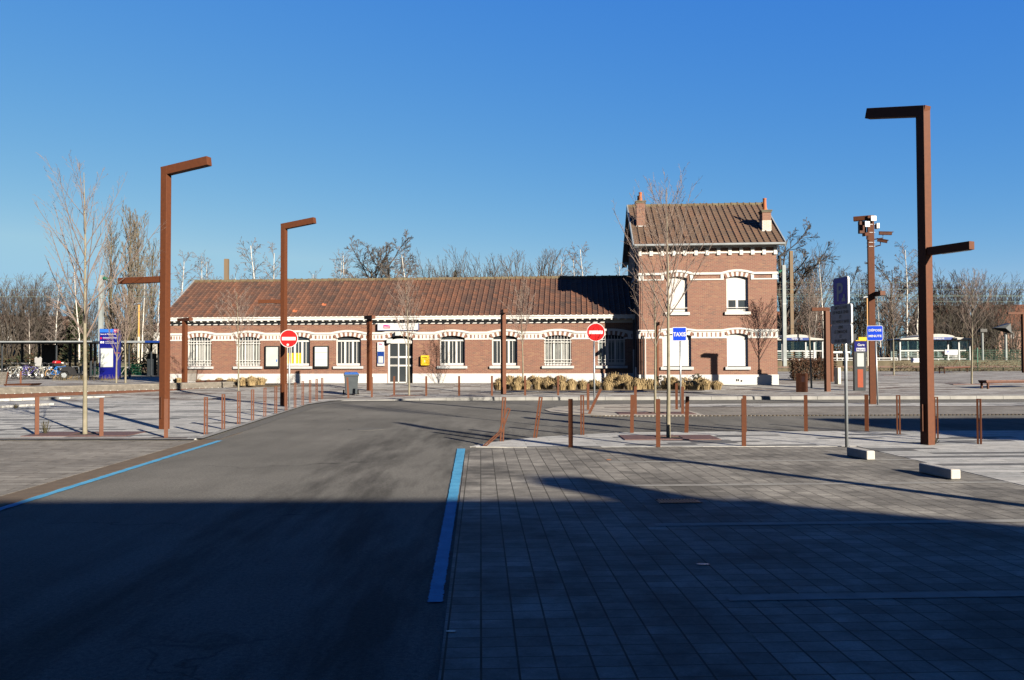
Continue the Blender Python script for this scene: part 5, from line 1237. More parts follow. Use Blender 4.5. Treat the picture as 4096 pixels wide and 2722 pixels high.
def leafball(mb, c, R, n, s_, flat=1.0):
    for i in range(n):
        d = rv(1.0)
        if d.length > 1: d.normalize()
        p = Vector(c)+Vector((d.x*R[0], d.y*R[1], d.z*R[2])); a = rv(1).normalized(); b_ = a.orthogonal().normalized(); a = a*s_*random.uniform(.6, 1.3); b_ = b_*s_*random.uniform(.4, .9)
        mb.add([p-a, p+b_, p+a, p-b_], [(0, 1, 2, 3)])
# small dark green seedlings among the straw
for lab, u, v in (('small dark evergreen shrub among the straw grass at the house corner', 2790, 1538), ('small dark evergreen shrub under the low lamp by the house', 2645, 1549)):
    p = P(u, v, .3); mb = MB(); leafball(mb, (0, 0, .25), (.28, .2, .28), 160, .05); tw = MB()
    for k in range(7): tw.tube([(0, 0, -.02), (rv(.2).x, rv(.1).y, .3+.02*k)], .006, 3)
    t = empty('shrub', p, 0, lab, 'shrub', None); mb.build('foliage', M['evergreen'], t); tw.build('stems', M['oak'], t)
# copper beech hedge
p = G(3250, 1522); s_ = px(p.y); wH, hH = 168*s_, 86*s_
mb = MB()
for i in range(5200):
    x, y, z = random.uniform(-wH/2, wH/2), random.uniform(-.55, .55), random.uniform(.10, 1)*hH
    edge = max(abs(x)/(wH/2), abs(y)/.55, z/hH)
    if edge < .62 and random.random() < .8: continue
    q_ = Vector((x, y, z))+rv(.06); a = rv(1).normalized()*random.uniform(.03, .065); b_ = a.orthogonal().normalized()*random.uniform(.02, .045)
    mb.add([q_-a, q_+b_, q_+a, q_-b_], [(0, 1, 2, 3)])
tw = MB()
for i in range(260):
    x, y = random.uniform(-wH/2+.1, wH/2-.1), random.uniform(-.45, .45); tw.tube([(x, y, -.05), (x+rv(.2).x, y+rv(.1).y, hH*random.uniform(.6, .97))], .011, 3)
t = empty('hedge', p, rad(-3), 'clipped copper beech hedge with dry brown leaves behind the litter bin', 'hedge'); mb.build('foliage', M['copper'], t); tw.build('stems', M['oak'], t)
sheet('hedge_bed', [(p.x-wH/2-.3, p.y-1.0), (p.x+wH/2+1.0, p.y-1.3), (p.x+wH/2+1.2, p.y+.8), (p.x-wH/2-.4, p.y+.9)], .312, M['soil'], .1)
# dry weeds round the totem and along the square's rear edge
mb = MB()
def weeds(u0, u1, v0, v1, n, h0, h1, z=.13):
    for i in range(n):
        p = P(random.uniform(u0, u1), random.uniform(v0, v1), z); h_ = random.uniform(h0, h1); s_ = random.uniform(.006, .012); e_ = p+Vector((random.uniform(-.12, .12), random.uniform(-.1, .1), h_))
        mb.add([p+Vector((-s_, 0, 0)), p+Vector((s_, 0, 0)), e_+Vector((s_*.3, 0, 0)), e_-Vector((s_*.3, 0, 0))], [(0, 1, 2, 3)])
weeds(210, 480, 1527, 1536, 420, .12, .55)
stuff(mb.build('dry_weeds', M['drygrass']), 'sparse dry weeds along the back of the long bench', 'weeds')

# ================================================================== BICYCLES AND THEIR SHELTER
def bike(label, u, v, rz, frame, loc=None, tyre='tyre', extra=None, sc=1.0):
    p = G(u, v) if loc is None else loc
    t = empty('bicycle', p, rz, label, 'bicycle', 'bicycles parked in the rack'); t.scale = (sc, sc, sc)
    R = .34
    for x in (-.52, .52):
        mb = MB(); mb.ring((x, 0, R), (0, 1, 0), R-.02, .022, 22, 5); wh = mb.build('wheel', M[tyre], t)
        mb = MB(); mb.ring((x, 0, R), (0, 1, 0), R-.045, .012, 22, 4)
        for k in range(12):
            a = math.pi*k/6; mb.bar((x, 0, R), (x+(R-.045)*math.cos(a), 0, R+(R-.045)*math.sin(a)), .006, .006)
        mb.tube([(x, -.04, R), (x, .04, R)], .025, 6); mb.build('rim', M['chrome'], wh)
        mb = MB(); mb.ring((x, 0, R), (0, 1, 0), R+.03, .018, 12, 4, 0, .2, math.pi*.95); mb.build('mudguard', M['chrome'], t)
    mb = MB(); bb, st_, hd = (-.06, 0, .30), (-.20, 0, .80), (.38, 0, .82)
    for a_, b_ in ((bb, st_), (st_, hd), (bb, hd), (bb, (-.52, 0, R)), (st_, (-.52, 0, R))): mb.tube([a_, b_], .018, 6)
    mb.tube([hd, (.36, 0, .92)], .02, 6); mb.build('frame', M[frame], t)
    mb = MB()
    for y in (-.05, .05): mb.tube([(.39, y, .80), (.52, y, R)], .013, 5)
    mb.build('fork', M[frame], t)
    mb = MB(); mb.tube([(.36, 0, .92), (.35, 0, 1.05)], .013, 5); mb.tube([(.22, -.28, 1.08), (.36, -.24, 1.06), (.38, 0, 1.04), (.36, .24, 1.06), (.22, .28, 1.08)], .013, 5); mb.build('handlebar', M['chrome'], t)
    mb = MB(); mb.tube([(-.20, 0, .80), (-.23, 0, .95)], .014, 5); mb.add([(-.36, -.09, .95), (-.36, .09, .95), (-.02, .02, .96), (-.02, -.02, .96), (-.36, -.08, 1.0), (-.36, .08, 1.0), (-.02, .02, .985), (-.02, -.02, .985)], [(0, 1, 2, 3), (7, 6, 5, 4), (0, 4, 5, 1), (1, 5, 6, 2), (2, 6, 7, 3), (3, 7, 4, 0)]); mb.build('saddle', M['tyre'], t)
    mb = MB(); mb.tube([(-.06, -.07, .30), (-.06, .07, .30)], .05, 8); mb.bar((-.06, -.09, .30), (.06, -.09, .18), .02, .02); mb.bar((-.06, .09, .30), (-.18, .09, .42), .02, .02); mb.build('crank', M['chrome'], t)
    mb = MB(); mb.box(.52, .58, -.05, .05, .72, .80); mb.box(-.62, -.58, -.04, .04, .62, .68); mb.build('light', M['signwhite'], t)
    if extra == 'seat':
        mb = MB(); prof = [(-.19, .0), (.19, .0), (.23, .25), (.25, .50), (.16, .60), (.08, .52), (-.06, .52), (-.16, .60), (-.25, .50), (-.23, .25)]
        mb.prism(prof, -.05, .03, 0, 1); o = mb.build('child_seat', M['greyseat'], t); o.location = (-.55, 0, .88); o.rotation_euler = (0, rad(0), rad(90))
        mb = MB(); mb.prism(rrect(.30, .34, .05, cz=.22), -.055, -.05, 0, 1); o2 = mb.build('seat_pad', M['poster'], o)
    if extra == 'basket':
        mb = MB(); 
        for z in (.80, .88, .96): mb.box(.48, .74, -.17, -.16, z, z+.02); mb.box(.48, .74, .16, .17, z, z+.02); mb.box(.73, .74, -.16, .16, z, z+.02)
        mb.box(.48, .74, -.17, .17, .77, .78); mb.build('basket', M['purplebike'], t)
    if extra == 'plate':
        mb = MB(); mb.box(-.90, -.89, -.14, .14, .42, .52); mb.build('pale_panel', M['poster'], t)
    return t
bk = [('dark bicycle with an orange reflector, outermost in the rack', 38, 1517, 60, 'black', None, 'tyre'), ('silver bicycle leaning over, next to the outermost dark one', 52, 1517, 72, 'silverbike', None, 'tyre'),
      ('pale blue bicycle with raised handlebars and a pale panel', 82, 1516, 75, 'whitebike', 'plate', 'tyre'), ('purple bicycle with a front basket behind the small bollard', 96, 1517, 112, 'purplebike', 'basket', 'tyre'),
      ('purple bicycle with pale mudguards turned toward the square', 120, 1519, 35, 'purplebike', None, 'tyre'), ('silver bicycle in the middle of the rack', 140, 1516, 60, 'silverbike', None, 'tyre'), ('pale bicycle between the silver one and the child seat', 152, 1515, 80, 'whitebike', None, 'tyre'),
      ('bicycle carrying a grey child seat', 178, 1518, 78, 'silverbike', 'seat', 'tyre'), ('bright blue bicycle beside the shelter front post', 208, 1517, 70, 'bluebike', None, 'tyre'), ('blue bicycle with tan tyres behind the shelter front post', 236, 1517, 50, 'bluebike', None, 'tantyre'),
      ('black bicycle between the tan tyred one and the scooter', 250, 1514, 80, 'black', None, 'tyre'), ('silver bicycle half hidden behind the blue totem', 486, 1517, 75, 'silverbike', None, 'tyre')]
random.seed(77)
for lab, u, v, a, fm, ex_, ty in bk: bike(lab, u, v, rad(a), fm, None, ty, ex_)
# bicycle rack hoops
p0 = G(30, 1512); mb = MB()
for i, u in enumerate((45, 75, 108, 140, 170, 200, 240, 300, 330, 382)):
    p = G(u, 1511); t_ = empty('rack_hoop', p, rad(80), 'low metal hoop of the bicycle rack, nearly hidden by bicycles', 'rack hoop', 'metal hoops of the bicycle rack')
    mb = MB(); mb.tube([(-.35, 0, 0), (-.35, 0, .70), (-.25, 0, .78), (.25, 0, .78), (.35, 0, .70), (.35, 0, 0)], .022, 6); mb.build('hoop', M['steel'], t_)
# scooter
p = G(296, 1520); t = empty('motor_scooter', p, rad(52), 'black motor scooter with a red topped luggage box', 'scooter')
for x in (-.62, .66):
    mb = MB(); mb.ring((x, 0, .30), (0, 1, 0), .23, .075, 24, 8); wh = mb.build('wheel', M['tyre'], t); mb = MB(); mb.tube([(x, -.05, .30), (x, .05, .30)], .15, 14)
    for k in range(5): mb.bar((x, 0, .3), (x+.18*math.cos(k*1.257), 0, .3+.18*math.sin(k*1.257)), .05, .10)
    mb.build('rim', M['steel'], wh)
mb = MB(); mb.prism([(-.95, .62), (-.85, .80), (-.30, .84), (.0, .74), (.12, .42), (.42, .40), (.52, .95), (.62, 1.02), (.66, .70), (.55, .30), (.0, .22), (-.35, .30), (-.45, .52), (-.80, .55)], -.17, .17, 0, 1); mb.build('body', M['black'], t, bevel=.04)
mb = MB(); mb.prism([(-.95, .80), (-.40, .86), (-.02, .78), (-.02, .72), (-.95, .70)], -.15, .15, 0, 1); mb.build('seat', M['anthracite'], t, bevel=.02)
mb = MB(); mb.prism([(.56, 1.0), (.62, 1.02), (.46, 1.42), (.42, 1.40)], -.20, .20, 0, 1); mb.build('windscreen', M['clear'], t)
mb = MB(); mb.tube([(.38, -.34, 1.02), (.50, -.15, 1.04), (.50, .15, 1.04), (.38, .34, 1.02)], .018, 6); mb.box(.40, .46, -.40, -.30, 1.16, 1.26); mb.box(.40, .46, .30, .40, 1.16, 1.26); mb.build('handlebar', M['anthracite'], t)
mb = MB(); mb.prism([(-1.25, .88), (-.84, .88), (-.82, 1.05), (-1.27, 1.05)], -.22, .22, 0, 1); tb = mb.build('luggage_box', M['black'], t, bevel=.03)
mb = MB(); mb.prism([(-1.27, 1.06), (-.82, 1.06), (-.90, 1.22), (-1.20, 1.22)], -.22, .22, 0, 1); mb.build('box_lid', M['red'], tb, bevel=.05)
mb = MB(); mb.box(-1.10, -1.085, -.12, .12, .50, .63); mb.build('number_plate', M['signwhite'], t)
# shelter: long flat canopy on dark posts
zr_ = .16; A_ = P(225, 1521, .13); D = A_.y; s_ = px(D)
t = empty('bicycle_shelter', (A_.x, A_.y, .13), rad(-2), 'long flat roofed bicycle shelter on thin dark posts', 'shelter')
xz = lambda u: (u-225)*s_
hR = (1521-1366)*s_
mb = MB(); mb.box(xz(-160), xz(386), -.5, 5.0, hR-.11, hR); mb.build('canopy', M['anthracite'], t)
mb = MB(); mb.box(xz(-160), xz(386), -.52, -.5, hR-.075, hR+.015); mb.build('canopy_edge', M['zinc'], t)
for u, y in ((225, 0), (2, 0), (-140, 0), (76, 3.6), (144, 4.6), (160, 3.9), (272, 3.6), (293, 4.4), (357, 3.8), (372, 4.4)):
    k = (D+y)/D
    mb = MB(); wd = .06 if y == 0 else .09; x = (A_.x*0+xz(u)) if y == 0 else ((u-2048)*px(D+y)-A_.x)
    mb.tube([(x, y, 0), (x, y, hR-.11)], wd, 8); mb.build('post', M['anthracite'], t)
mb = MB(); mb.box((162-2048)*px(D+4.9)-A_.x, (214-2048)*px(D+4.9)-A_.x, 4.7, 4.95, 0, hR-.15); mb.build('back_panel', M['black'], t)
# second shelter with a ticket corner beside the station
B_ = P(516, 1516, .13); D = B_.y; s_ = px(D); t = empty('ticket_shelter', (B_.x, B_.y, .13), rad(-4), 'dark open shelter with a blue and grey roof edge next to the station gable', 'shelter')
xz = lambda u: (u-516)*s_; hR = (1516-1366)*s_
mb = MB(); mb.box(xz(477), xz(690), -.3, 5.5, hR-.13, hR-.0); mb.build('canopy', M['anthracite'], t)
mb = MB(); mb.box(xz(477), xz(590), -.33, -.3, hR-.12, hR+.03); mb.build('grey_edge', M['zinc'], t)
mb = MB(); mb.box(xz(590), xz(690), -.33, -.3, hR-.12, hR+.03); mb.build('blue_edge', M['navy2'], t)
for u, y in ((516, 0), (573, 1.2), (690, .1)): mb = MB(); mb.tube([(xz(u), y, 0), (xz(u), y, hR-.13)], .065, 8); mb.build('post', M['anthracite'], t)
mb = MB(); mb.box(xz(586), xz(676), 1.6, 1.75, 0, hR-.14); mb.box(xz(676), xz(690), 1.0, 1.2, 0, hR-.14); mb.build('dark_partition', M['black'], t)
mb = MB(); mb.box(xz(520), xz(560), 2.4, 2.46, .2, 1.9)
mb.build('grey_panel', M['anthracite'], t)
mb = MB(); mb.box(xz(629), xz(640), 1.57, 1.59, 1.45, 2.15); mb.box(xz(592), xz(605), 1.57, 1.59, 2.05, 2.25); mb.build('notice', M['poster'], t)
mb = MB(); mb.box(xz(629), xz(640), 1.565, 1.57, 1.38, 1.45); mb.box(xz(601), xz(611), 1.57, 1.59, 1.35, 1.42); mb.build('yellow_label', M['yellow'], t)
# ================================================================== RAILWAY AND WHAT LIES BEHIND
def Zw(u, v, D): return at(u, v, D).z
def Xw(u, v, D): return at(u, v, D).x
struct(MB().prism([(10, 72), (90, 72), (90, 76), (10, 76)], -.1, .55).build('embankment', M['ballast']))
struct(MB().prism([(-90, 64), (10, 64), (10, 76), (-90, 76)], -.1, .34).build('embankment', M['ballast']))
struct(MB().prism([(-90, 76.01), (90, 76.01), (90, 81), (-90, 81)], -.1, .50).build('railway_trackbed', M['ballast']))
struct(MB().prism([(-90, 81.01), (90, 81.01), (90, 92), (-90, 92)], -.1, 1.22).build('platform', M['ballast']))
mb = MB()
for y in (77.3, 78.75): mb.box(-90, 90, y, y+.07, .55, .70)
struct(mb.build('rails', M['grate']))
mb = MB()
for i in range(1600):
    x = random.uniform(12, 62); y = random.uniform(72.5, 75.8); h_ = random.uniform(.1, .45); s_ = .012
    p = Vector((x, y, .5)); e_ = p+Vector((random.uniform(-.2, .2), 0, h_)); mb.add([p+Vector((-s_, 0, 0)), p+Vector((s_, 0, 0)), e_], [(0, 1, 2)])
stuff(mb.build('dry_grass', M['drygrass']), 'ochre dry grass along the railway bank', 'grass')
# platform shelters
def shelter(label, u0, u1, su0, su1, vr):
    D = 86.0; s_ = px(D); z0 = 1.22; x0 = Xw(u0, 1400, D); x1 = Xw(u1, 1400, D); zt = Zw((u0+u1)/2, vr, D)
    t = empty('platform_shelter', (x0, D, z0), 0, label, 'platform shelter', 'platform shelters'); L_ = x1-x0; h = zt-z0
    sx0, sx1 = Xw(su0, 1350, D)-x0, Xw(su1, 1350, D)-x0
    mb = MB(); n = max(3, int(L_/2.6))
    xs2 = sorted([0, L_]+[sx0, sx1]+[sx1+(L_-sx1)/2])
    for x in xs2:
        for y in (0, 2.0): mb.box(x-.07, x+.07, y-.07, y+.07, 0, h)
    for y in (0, 2.0):
        mb.box(0, L_, y-.05, y+.05, h-.13, h-.01); mb.box(0, L_, y-.04, y+.04, 1.0, 1.12)
        mb.box(0, L_, y-.04, y+.04, .10, .18)
    mb.build('frame', M['sill'], t)
    mb = MB()
    for y in (.0, 2.0):
        for a_, b_ in zip(xs2, xs2[1:]): mb.box(a_+.08, b_-.08, y-.006, y+.006, 1.14, h-.15)
    mb.build('glazing', M['clear'], t)
    mb = MB()
    for z in (.30, .52, .74, .93): mb.box(.1, L_-.1, 1.9, 1.93, z, z+.10)
    mb.build('lower_slats', M['sill'], t)
    mb = MB(); mb.prism([(-.3, h), (L_+.3, h), (L_+.1, h+.12), (sx1+.5, h+.28), (sx0-.5, h+.28), (-.1, h+.12)], -.6, 2.6, 0, 1); mb.build('roof', M['concrete'], t)
    mb = MB(); m_ = (sx0+sx1)/2; w_ = (sx1-sx0)/2+.35
    mb.prism([(m_+w_*math.cos(math.pi*i/10), h+.22+.40*math.sin(math.pi*i/10)) for i in range(11)], -.9, 2.8, 0, 1); mb.build('domed_roof', M['concrete'], t)
    mb = MB(); mb.box(sx0, sx1, -.97, -.92, h-.02, h+.26); f_ = mb.build('name_board', M['navy2'], t)
    mb = MB(); text(mb, 'TEMPLEUVE', .23, m_, h+.04, -.98, 'CENTER', 0, 1, .012); mb.build('lettering', M['signwhite'], f_)
    mb = MB(); mb.box(.6, L_-.6, 1.3, 1.6, .42, .47); mb.build('seat', M['sill'], t)
    return t
shelter('white glazed platform shelter with TEMPLEUVE board beside the house corner', 3050, 3290, 3128, 3222, 1362)
shelter('white glazed platform shelter with TEMPLEUVE board behind the tallest lamp', 3600, 3878, 3680, 3791, 1360)
# white railing on the platform between the shelters
D = 84; x0, x1 = Xw(3295, 1430, D), Xw(3590, 1430, D)
t = empty('platform_railing', (x0, D, 1.22), 0, 'low white railing on the platform between both shelters', 'railing'); mb = MB(); mb.box(0, x1-x0, -.02, .02, .22, .30); mb.box(0, x1-x0, -.02, .02, .02, .06); mb.build('rail', M['signwhite'], t)
for k in range(5): x = (x1-x0)*k/4; mb = MB(); mb.box(x-.03, x+.03, -.03, .03, 0, .3); mb.build('post', M['signwhite'], t)
D = 80; x0, x1 = Xw(3355, 1410, D), Xw(3418, 1410, D); z = Zw(3390, 1450, D)
t = empty('luggage_shelf', (x0, D+1.2, 1.22), 0, 'white table like ticket validator stand on the platform', 'stand'); mb = MB(); mb.box(-.3, x1-x0, -.2, .2, Zw(3390, 1413, D)-1.22, Zw(3390, 1406, D)-1.22); mb.build('top', M['signwhite'], t)
for x in (.3, x1-x0-.2): mb = MB(); mb.box(x-.05, x+.05, -.05, .05, 0, Zw(3390, 1413, D)-1.22); mb.build('leg', M['signwhite'], t)
# green mesh fence along the line
def fence(label, xa, xb, y, z, h, step=2.5):
    t = empty('mesh_fence', (xa, y, z), 0, label, 'fence'); L_ = xb-xa; mb = MB()
    x = 0
    while x < L_: mb.box(x-.004, x+.004, -.004, .004, .05, h-.05); x += .11
    zz = .05
    while zz < h: mb.box(0, L_, -.005, .005, zz, zz+.009); zz += .2
    mb.build('mesh', M['green'], t)
    x = 0
    while x <= L_+.1: mb = MB(); mb.box(x-.035, x+.035, -.035, .035, -.1, h+.1); mb.build('post', M['green'], t); x += step
fence('green mesh fence along the rear edge of the square', 38, 62, 70.8, .32, 2.0, 4.0)
fence('low green mesh fence beside the copper hedge', 14.4, 24, 71.2, .32, 1.1, 3.2)
fence('green mesh fence behind the bicycle shelter', -52, -26, 62.5, .3, 1.9, 4.3)
for lab, u0, u1, v0, v1 in (('white railway notice with a blue roundel, the upper of two on the fence', 3779, 3830, 1400, 1419), ('white railway notice with a blue roundel, low behind the tallest lamp', 3643, 3690, 1433, 1451)):
    D = 70.6; x0, x1, z0, z1 = Xw(u0, v0, D), Xw(u1, v0, D), Zw(u0, v1, D), Zw(u0, v0, D)
    t = empty('railway_notice', ((x0+x1)/2, D, (z0+z1)/2), 0, lab, 'notice', None); w_, h_ = x1-x0, z1-z0
    mb = MB(); mb.box(-w_/2, w_/2, -.03, 0, -h_/2, h_/2); mb.build('board', M['signwhite'], t)
    mb = MB(); mb.disc((-w_*.28, .04), h_*.26, -.036, -.03, 20); mb.build('roundel', M['parkblue'], t)
    mb = MB(); mb.box(-w_*.28-.02, -w_*.28+.02, -.04, -.036, -.06, .12); mb.box(-w_*.28-.06, -w_*.28+.06, -.04, -.036, .02, .05); mb.build('cross_mark', M['signwhite'], t)
    mb = MB()
    for k in range(3): mb.box(-w_*.05, w_*(.35-.06*k), -.036, -.03, h_*(.24-.2*k), h_*(.28-.2*k))
    mb.build('printed_text', M['grey_txt'], t)
# masts, poles, wires
def mast(name, label, cat, u, vt, D, z0, w_, mat, cap=None):
    x = Xw(u, 1420, D); zt = Zw(u, vt, D); t = empty(name, (x, D, z0), 0, label, cat); mb = MB(); mb.box(-w_/2, w_/2, -w_/2, w_/2, -.2, zt-z0); mb.build('shaft', M[mat], t); return t, zt-z0, w_
t, h, w_ = mast('catenary_mast', 'tall grey steel railway mast beside the house corner', 'railway mast', 3138, 1062, 78, .5, .34, 'mast')
mb = MB(); mb.box(-w_/2-.01, w_/2+.01, -w_/2-.01, w_/2+.01, h*.62, h*.62+.06); mb.build('collar', M['zinc'], t); mb = MB(); mb.tube([(-w_/2, 0, h-.5), (-.5, 0, h-.7)], .13, 8); mb.build('insulator', M['green'], t)
t, h, w_ = mast('catenary_mast', 'brown weathered railway mast behind the house', 'railway mast', 3168, 1005, 92, 1.2, .38, 'mastbrown')
mb = MB(); mb.tube([(w_/2, 0, h*.55), (w_/2+1.1, 0, h*.45), (w_/2+.1, 0, h*.33)], .05, 6); mb.build('bracket', M['black'], t)
t, h, w_ = mast('catenary_mast', 'grey steel railway mast rising behind the blue totem', 'railway mast', 403, 1102, 80, .5, .36, 'mast')
mb = MB(); mb.tube([(w_/2, 0, h-.25), (w_/2+.45, 0, h-.42)], .17, 10); mb.build('insulator', M['green'], t); mb = MB(); mb.tube([(w_/2, 0, h-.35), (3.2, 0, h-.9)], .03, 5); mb.build('cantilever', M['zinc'], t)
t, h, w_ = mast('catenary_mast', 'square brown mast top showing above the long roof', 'railway mast', 904.5, 1037, 92, 1.2, .46, 'mastbrown')
def ypole(label, u, vt, D):
    x = Xw(u, 1420, D); zt = Zw(u, vt, D); t = empty('platform_lamp', (x, D, .6), 0, label, 'lamp', None); mb = MB(); mb.tube([(0, 0, 0), (0, 0, (zt-.6)*.5)], .11, 8); mb.build('lower_pole', M['cream'], t); mb = MB(); mb.tube([(0, 0, (zt-.6)*.5), (0, 0, zt-.6)], .08, 8); mb.build('upper_pole', M['pole_yellow'], t)
    mb = MB(); mb.add([(-.45, -.2, zt-.62), (.15, -.2, zt-.5), (.15, .2, zt-.5), (-.45, .2, zt-.62), (-.4, -.15, zt-.48), (.1, -.15, zt-.40), (.1, .15, zt-.40), (-.4, .15, zt-.48)], [(0, 3, 2, 1), (4, 5, 6, 7), (0, 1, 5, 4), (1, 2, 6, 5), (2, 3, 7, 6), (3, 0, 4, 7)]); mb.build('lamp_head', M['steel'], t)
ypole('yellow platform lamp pole right of the blue totem', 554, 1220, 79); ypole('yellow platform lamp pole just behind the camera mast', 3471, 1193, 79)
x, D = Xw(3930, 1400, 83), 83; t = empty('platform_lamp', (x, D, 1.2), 0, 'short grey platform lamp with a dark head right of the spreading sapling', 'lamp'); zt = Zw(3930, 1316, D)-1.2
mb = MB(); mb.tube([(0, 0, 0), (0, 0, zt)], .11, 8); mb.build('pole', M['mast'], t); mb = MB(); mb.box(-.35, .35, -.3, .3, zt-.35, zt-.02); mb.build('lamp_head', M['black'], t)
x = Xw(4023, 1400, D); t = empty('platform_loudspeaker', (x, D, 1.2), 0, 'grey pole with a curved wing shaped reflector near the picture edge', 'lamp'); zt = Zw(4023, 1333, D)-1.2
mb = MB(); mb.tube([(0, 0, 0), (0, 0, zt)], .14, 8); mb.build('pole', M['mast'], t); mb = MB()
mb.add([(-1.3, -.3, zt+.55), (.25, -.5, zt+1.0), (.35, -.5, zt-.05), (-1.3, .3, zt+.5), (.3, .4, zt+1.05), (.4, .4, zt), (-.3, -.55, zt+.5)], [(0, 6, 1), (6, 2, 1), (0, 1, 4, 3), (1, 2, 5, 4), (3, 4, 5), (0, 3, 5, 2, 6)]); mb.build('reflector', M['anthracite'], t)
mb = MB()
WIRES = [(0, 1116, 4096, 1134, 80), (0, 1160, 4096, 1158, 80), (0, 1188, 4096, 1186, 79.5), (3100, 1178, 4096, 1184, 84), (3100, 1204, 4096, 1208, 84)]
for i, (ua, va, ub, vb, D) in enumerate(WIRES):
    a_, b_ = at(ua, va, D), at(ub, vb, D); a_ = a_+(a_-b_)*.15 if ua == 0 else a_; b_ = b_+(b_-a_)*.12
    pts = [a_.lerp(b_, k/12)-Vector((0, 0, .0)) for k in range(13)]
    mb = MB(); mb.tube(pts, .016, 4); o = mb.build('overhead_wire', M['wire']); tag(o, 'thin horizontal overhead wire above the railway line', 'wire', 'overhead railway wires')
# ---- houses beyond the line
def house(label, u0, u1, ve, vr, D, wall, wins, group='houses beyond the railway', ridge='x', depth=8, trim=True):
    x0, x1 = Xw(u0, 1400, D), Xw(u1, 1400, D); ze, zr2 = Zw((u0+u1)/2, ve, D), Zw((u0+u1)/2, vr, D)
    t = empty('brick_house' if 'brick' in wall else 'white_house', (x0, D, .3), 0, label, 'house', group); L_ = x1-x0; ze -= .3; zr2 -= .3
    mb = MB(); mb.box(0, L_, 0, depth, -.3, ze)
    if ridge == 'y': mb.add([(0, 0, ze), (L_, 0, ze), (L_/2, 0, zr2-.1), (0, depth, ze), (L_, depth, ze), (L_/2, depth, zr2-.1)], [(0, 1, 2), (3, 5, 4)])
    else: mb.add([(0, 0, ze), (0, depth, ze), (0, depth/2, zr2-.1), (L_, 0, ze), (L_, depth, ze), (L_, depth/2, zr2-.1)], [(0, 2, 1), (3, 4, 5)])
    mb.build('wall', M[wall], t)
    mb = MB(); e = .35
    if ridge == 'y':
        for sg, xe in ((0, -e), (1, L_+e)): mb.add([(xe, -e, ze-.1), (L_/2, -e, zr2), (L_/2, depth+e, zr2), (xe, depth+e, ze-.1), (xe, -e, ze+.1), (L_/2, -e, zr2+.2), (L_/2, depth+e, zr2+.2), (xe, depth+e, ze+.1)], [(0, 1, 2, 3), (7, 6, 5, 4), (0, 4, 5, 1), (3, 2, 6, 7), (0, 3, 7, 4)])
    else:
        for ye in (-e, depth+e): mb.add([(-e, ye, ze-.1), (L_+e, ye, ze-.1), (L_+e, depth/2, zr2), (-e, depth/2, zr2), (-e, ye, ze+.08), (L_+e, ye, ze+.08), (L_+e, depth/2, zr2+.18), (-e, depth/2, zr2+.18)], [(0, 1, 2, 3), (7, 6, 5, 4), (0, 4, 5, 1), (1, 5, 6, 2), (0, 3, 7, 4)])
    rf = mb.build('roof', M['roof_far'], t)
    if trim: mb = MB(); mb.box(-.4, L_+.4, -.45, -.36, ze-.12, ze+.22); mb.build('gutter_board', M['white'], t)
    for (wu, wv0, wv1, ww) in wins:
        xx = Xw(wu, 1400, D)-x0; za, zb_ = Zw(wu, wv1, D)-.3, Zw(wu, wv0, D)-.3; hw = ww*px(D)/2
        mb = MB(); mb.box(xx-hw, xx+hw, -.06, 0, za, zb_); wo = mb.build('window', M['white'], t); mb = MB(); mb.box(xx-hw*.7, xx+hw*.7, -.08, -.06, za+.2, zb_-.15); mb.build('pane', M['glass'], wo)
    return t, rf, L_, ze, zr2
house('red brick house with a white gutter and hipped dark roof behind the bicycles', 65, 195, 1312, 1265, 112, 'brick_far', [(83, 1328, 1352, 15), (140, 1328, 1352, 15), (168, 1328, 1350, 10), (118, 1330, 1352, 6)])
house('white gabled house at the edge of the picture beyond the line', -60, 42, 1310, 1262, 118, 'whitewall', [(12, 1328, 1350, 17)], ridge='y', trim=False)
house('low white house with an orange tiled roof beside the left lamp', 575, 680, 1322, 1296, 108, 'whitewall', [], trim=False)
house('low white gabled outbuilding behind the twin stemmed sapling', 470, 530, 1330, 1298, 110, 'whitewall', [], ridge='y', trim=False)
house('brick house with a broad reddish roof behind the camera mast', 3150, 3330, 1330, 1245, 128, 'brick_far', [], trim=False)
house('brick house with reddish roof seen through the trees beside the tallest lamp', 3730, 3905, 1330, 1222, 125, 'brick_far', [(3850, 1335, 1355, 12)], trim=False)
t, rf, L_, ze, zr2 = house('brick house with a square chimney at the picture edge', 3985, 4200, 1318, 1217, 120, 'brick_far', [(4050, 1330, 1355, 12)], trim=False)
mb = MB(); mb.box(.5, 1.6, 3.4, 4.4, zr2-1.2, zr2+.5); mb.build('chimney', M['brick_far'], rf)
# ---- bare trees beyond the line
birch = [lv(seg=11, wig=.05, up=.06, tip=.08, sides=5, kids=26, ang=(30, 60), len=(.14, .26), fall=.35, rk=.4, from_=.22, to=.98, rmin=.03),
         lv(seg=5, wig=.08, up=.02, tip=.4, sides=3, kids=7, ang=(25, 55), len=(.3, .6), rk=.6, from_=.15, to=1, rmin=.017), lv(seg=4, wig=.12, up=-.10, tip=.6, sides=3, kids=3, ang=(20, 50), len=(.3, .6), rmin=.012), lv(seg=2, wig=.1, up=-.1, tip=.6, sides=3, kids=0, rmin=.010)]
poplar = [lv(seg=10, wig=.02, up=.03, tip=.1, sides=5, kids=44, ang=(14, 26), len=(.18, .32), fall=.4, rk=.35, from_=.08, to=.97, rmin=.03),
          lv(seg=4, wig=.05, up=.12, tip=.4, sides=3, kids=9, ang=(12, 30), len=(.3, .5), rk=.6, from_=.1, to=1, rmin=.014), lv(seg=3, wig=.06, up=.12, tip=.6, sides=3, kids=3, ang=(12, 28), len=(.4, .6), rmin=.010), lv(seg=2, wig=.1, up=.08, tip=.6, sides=3, kids=0, rmin=.009)]
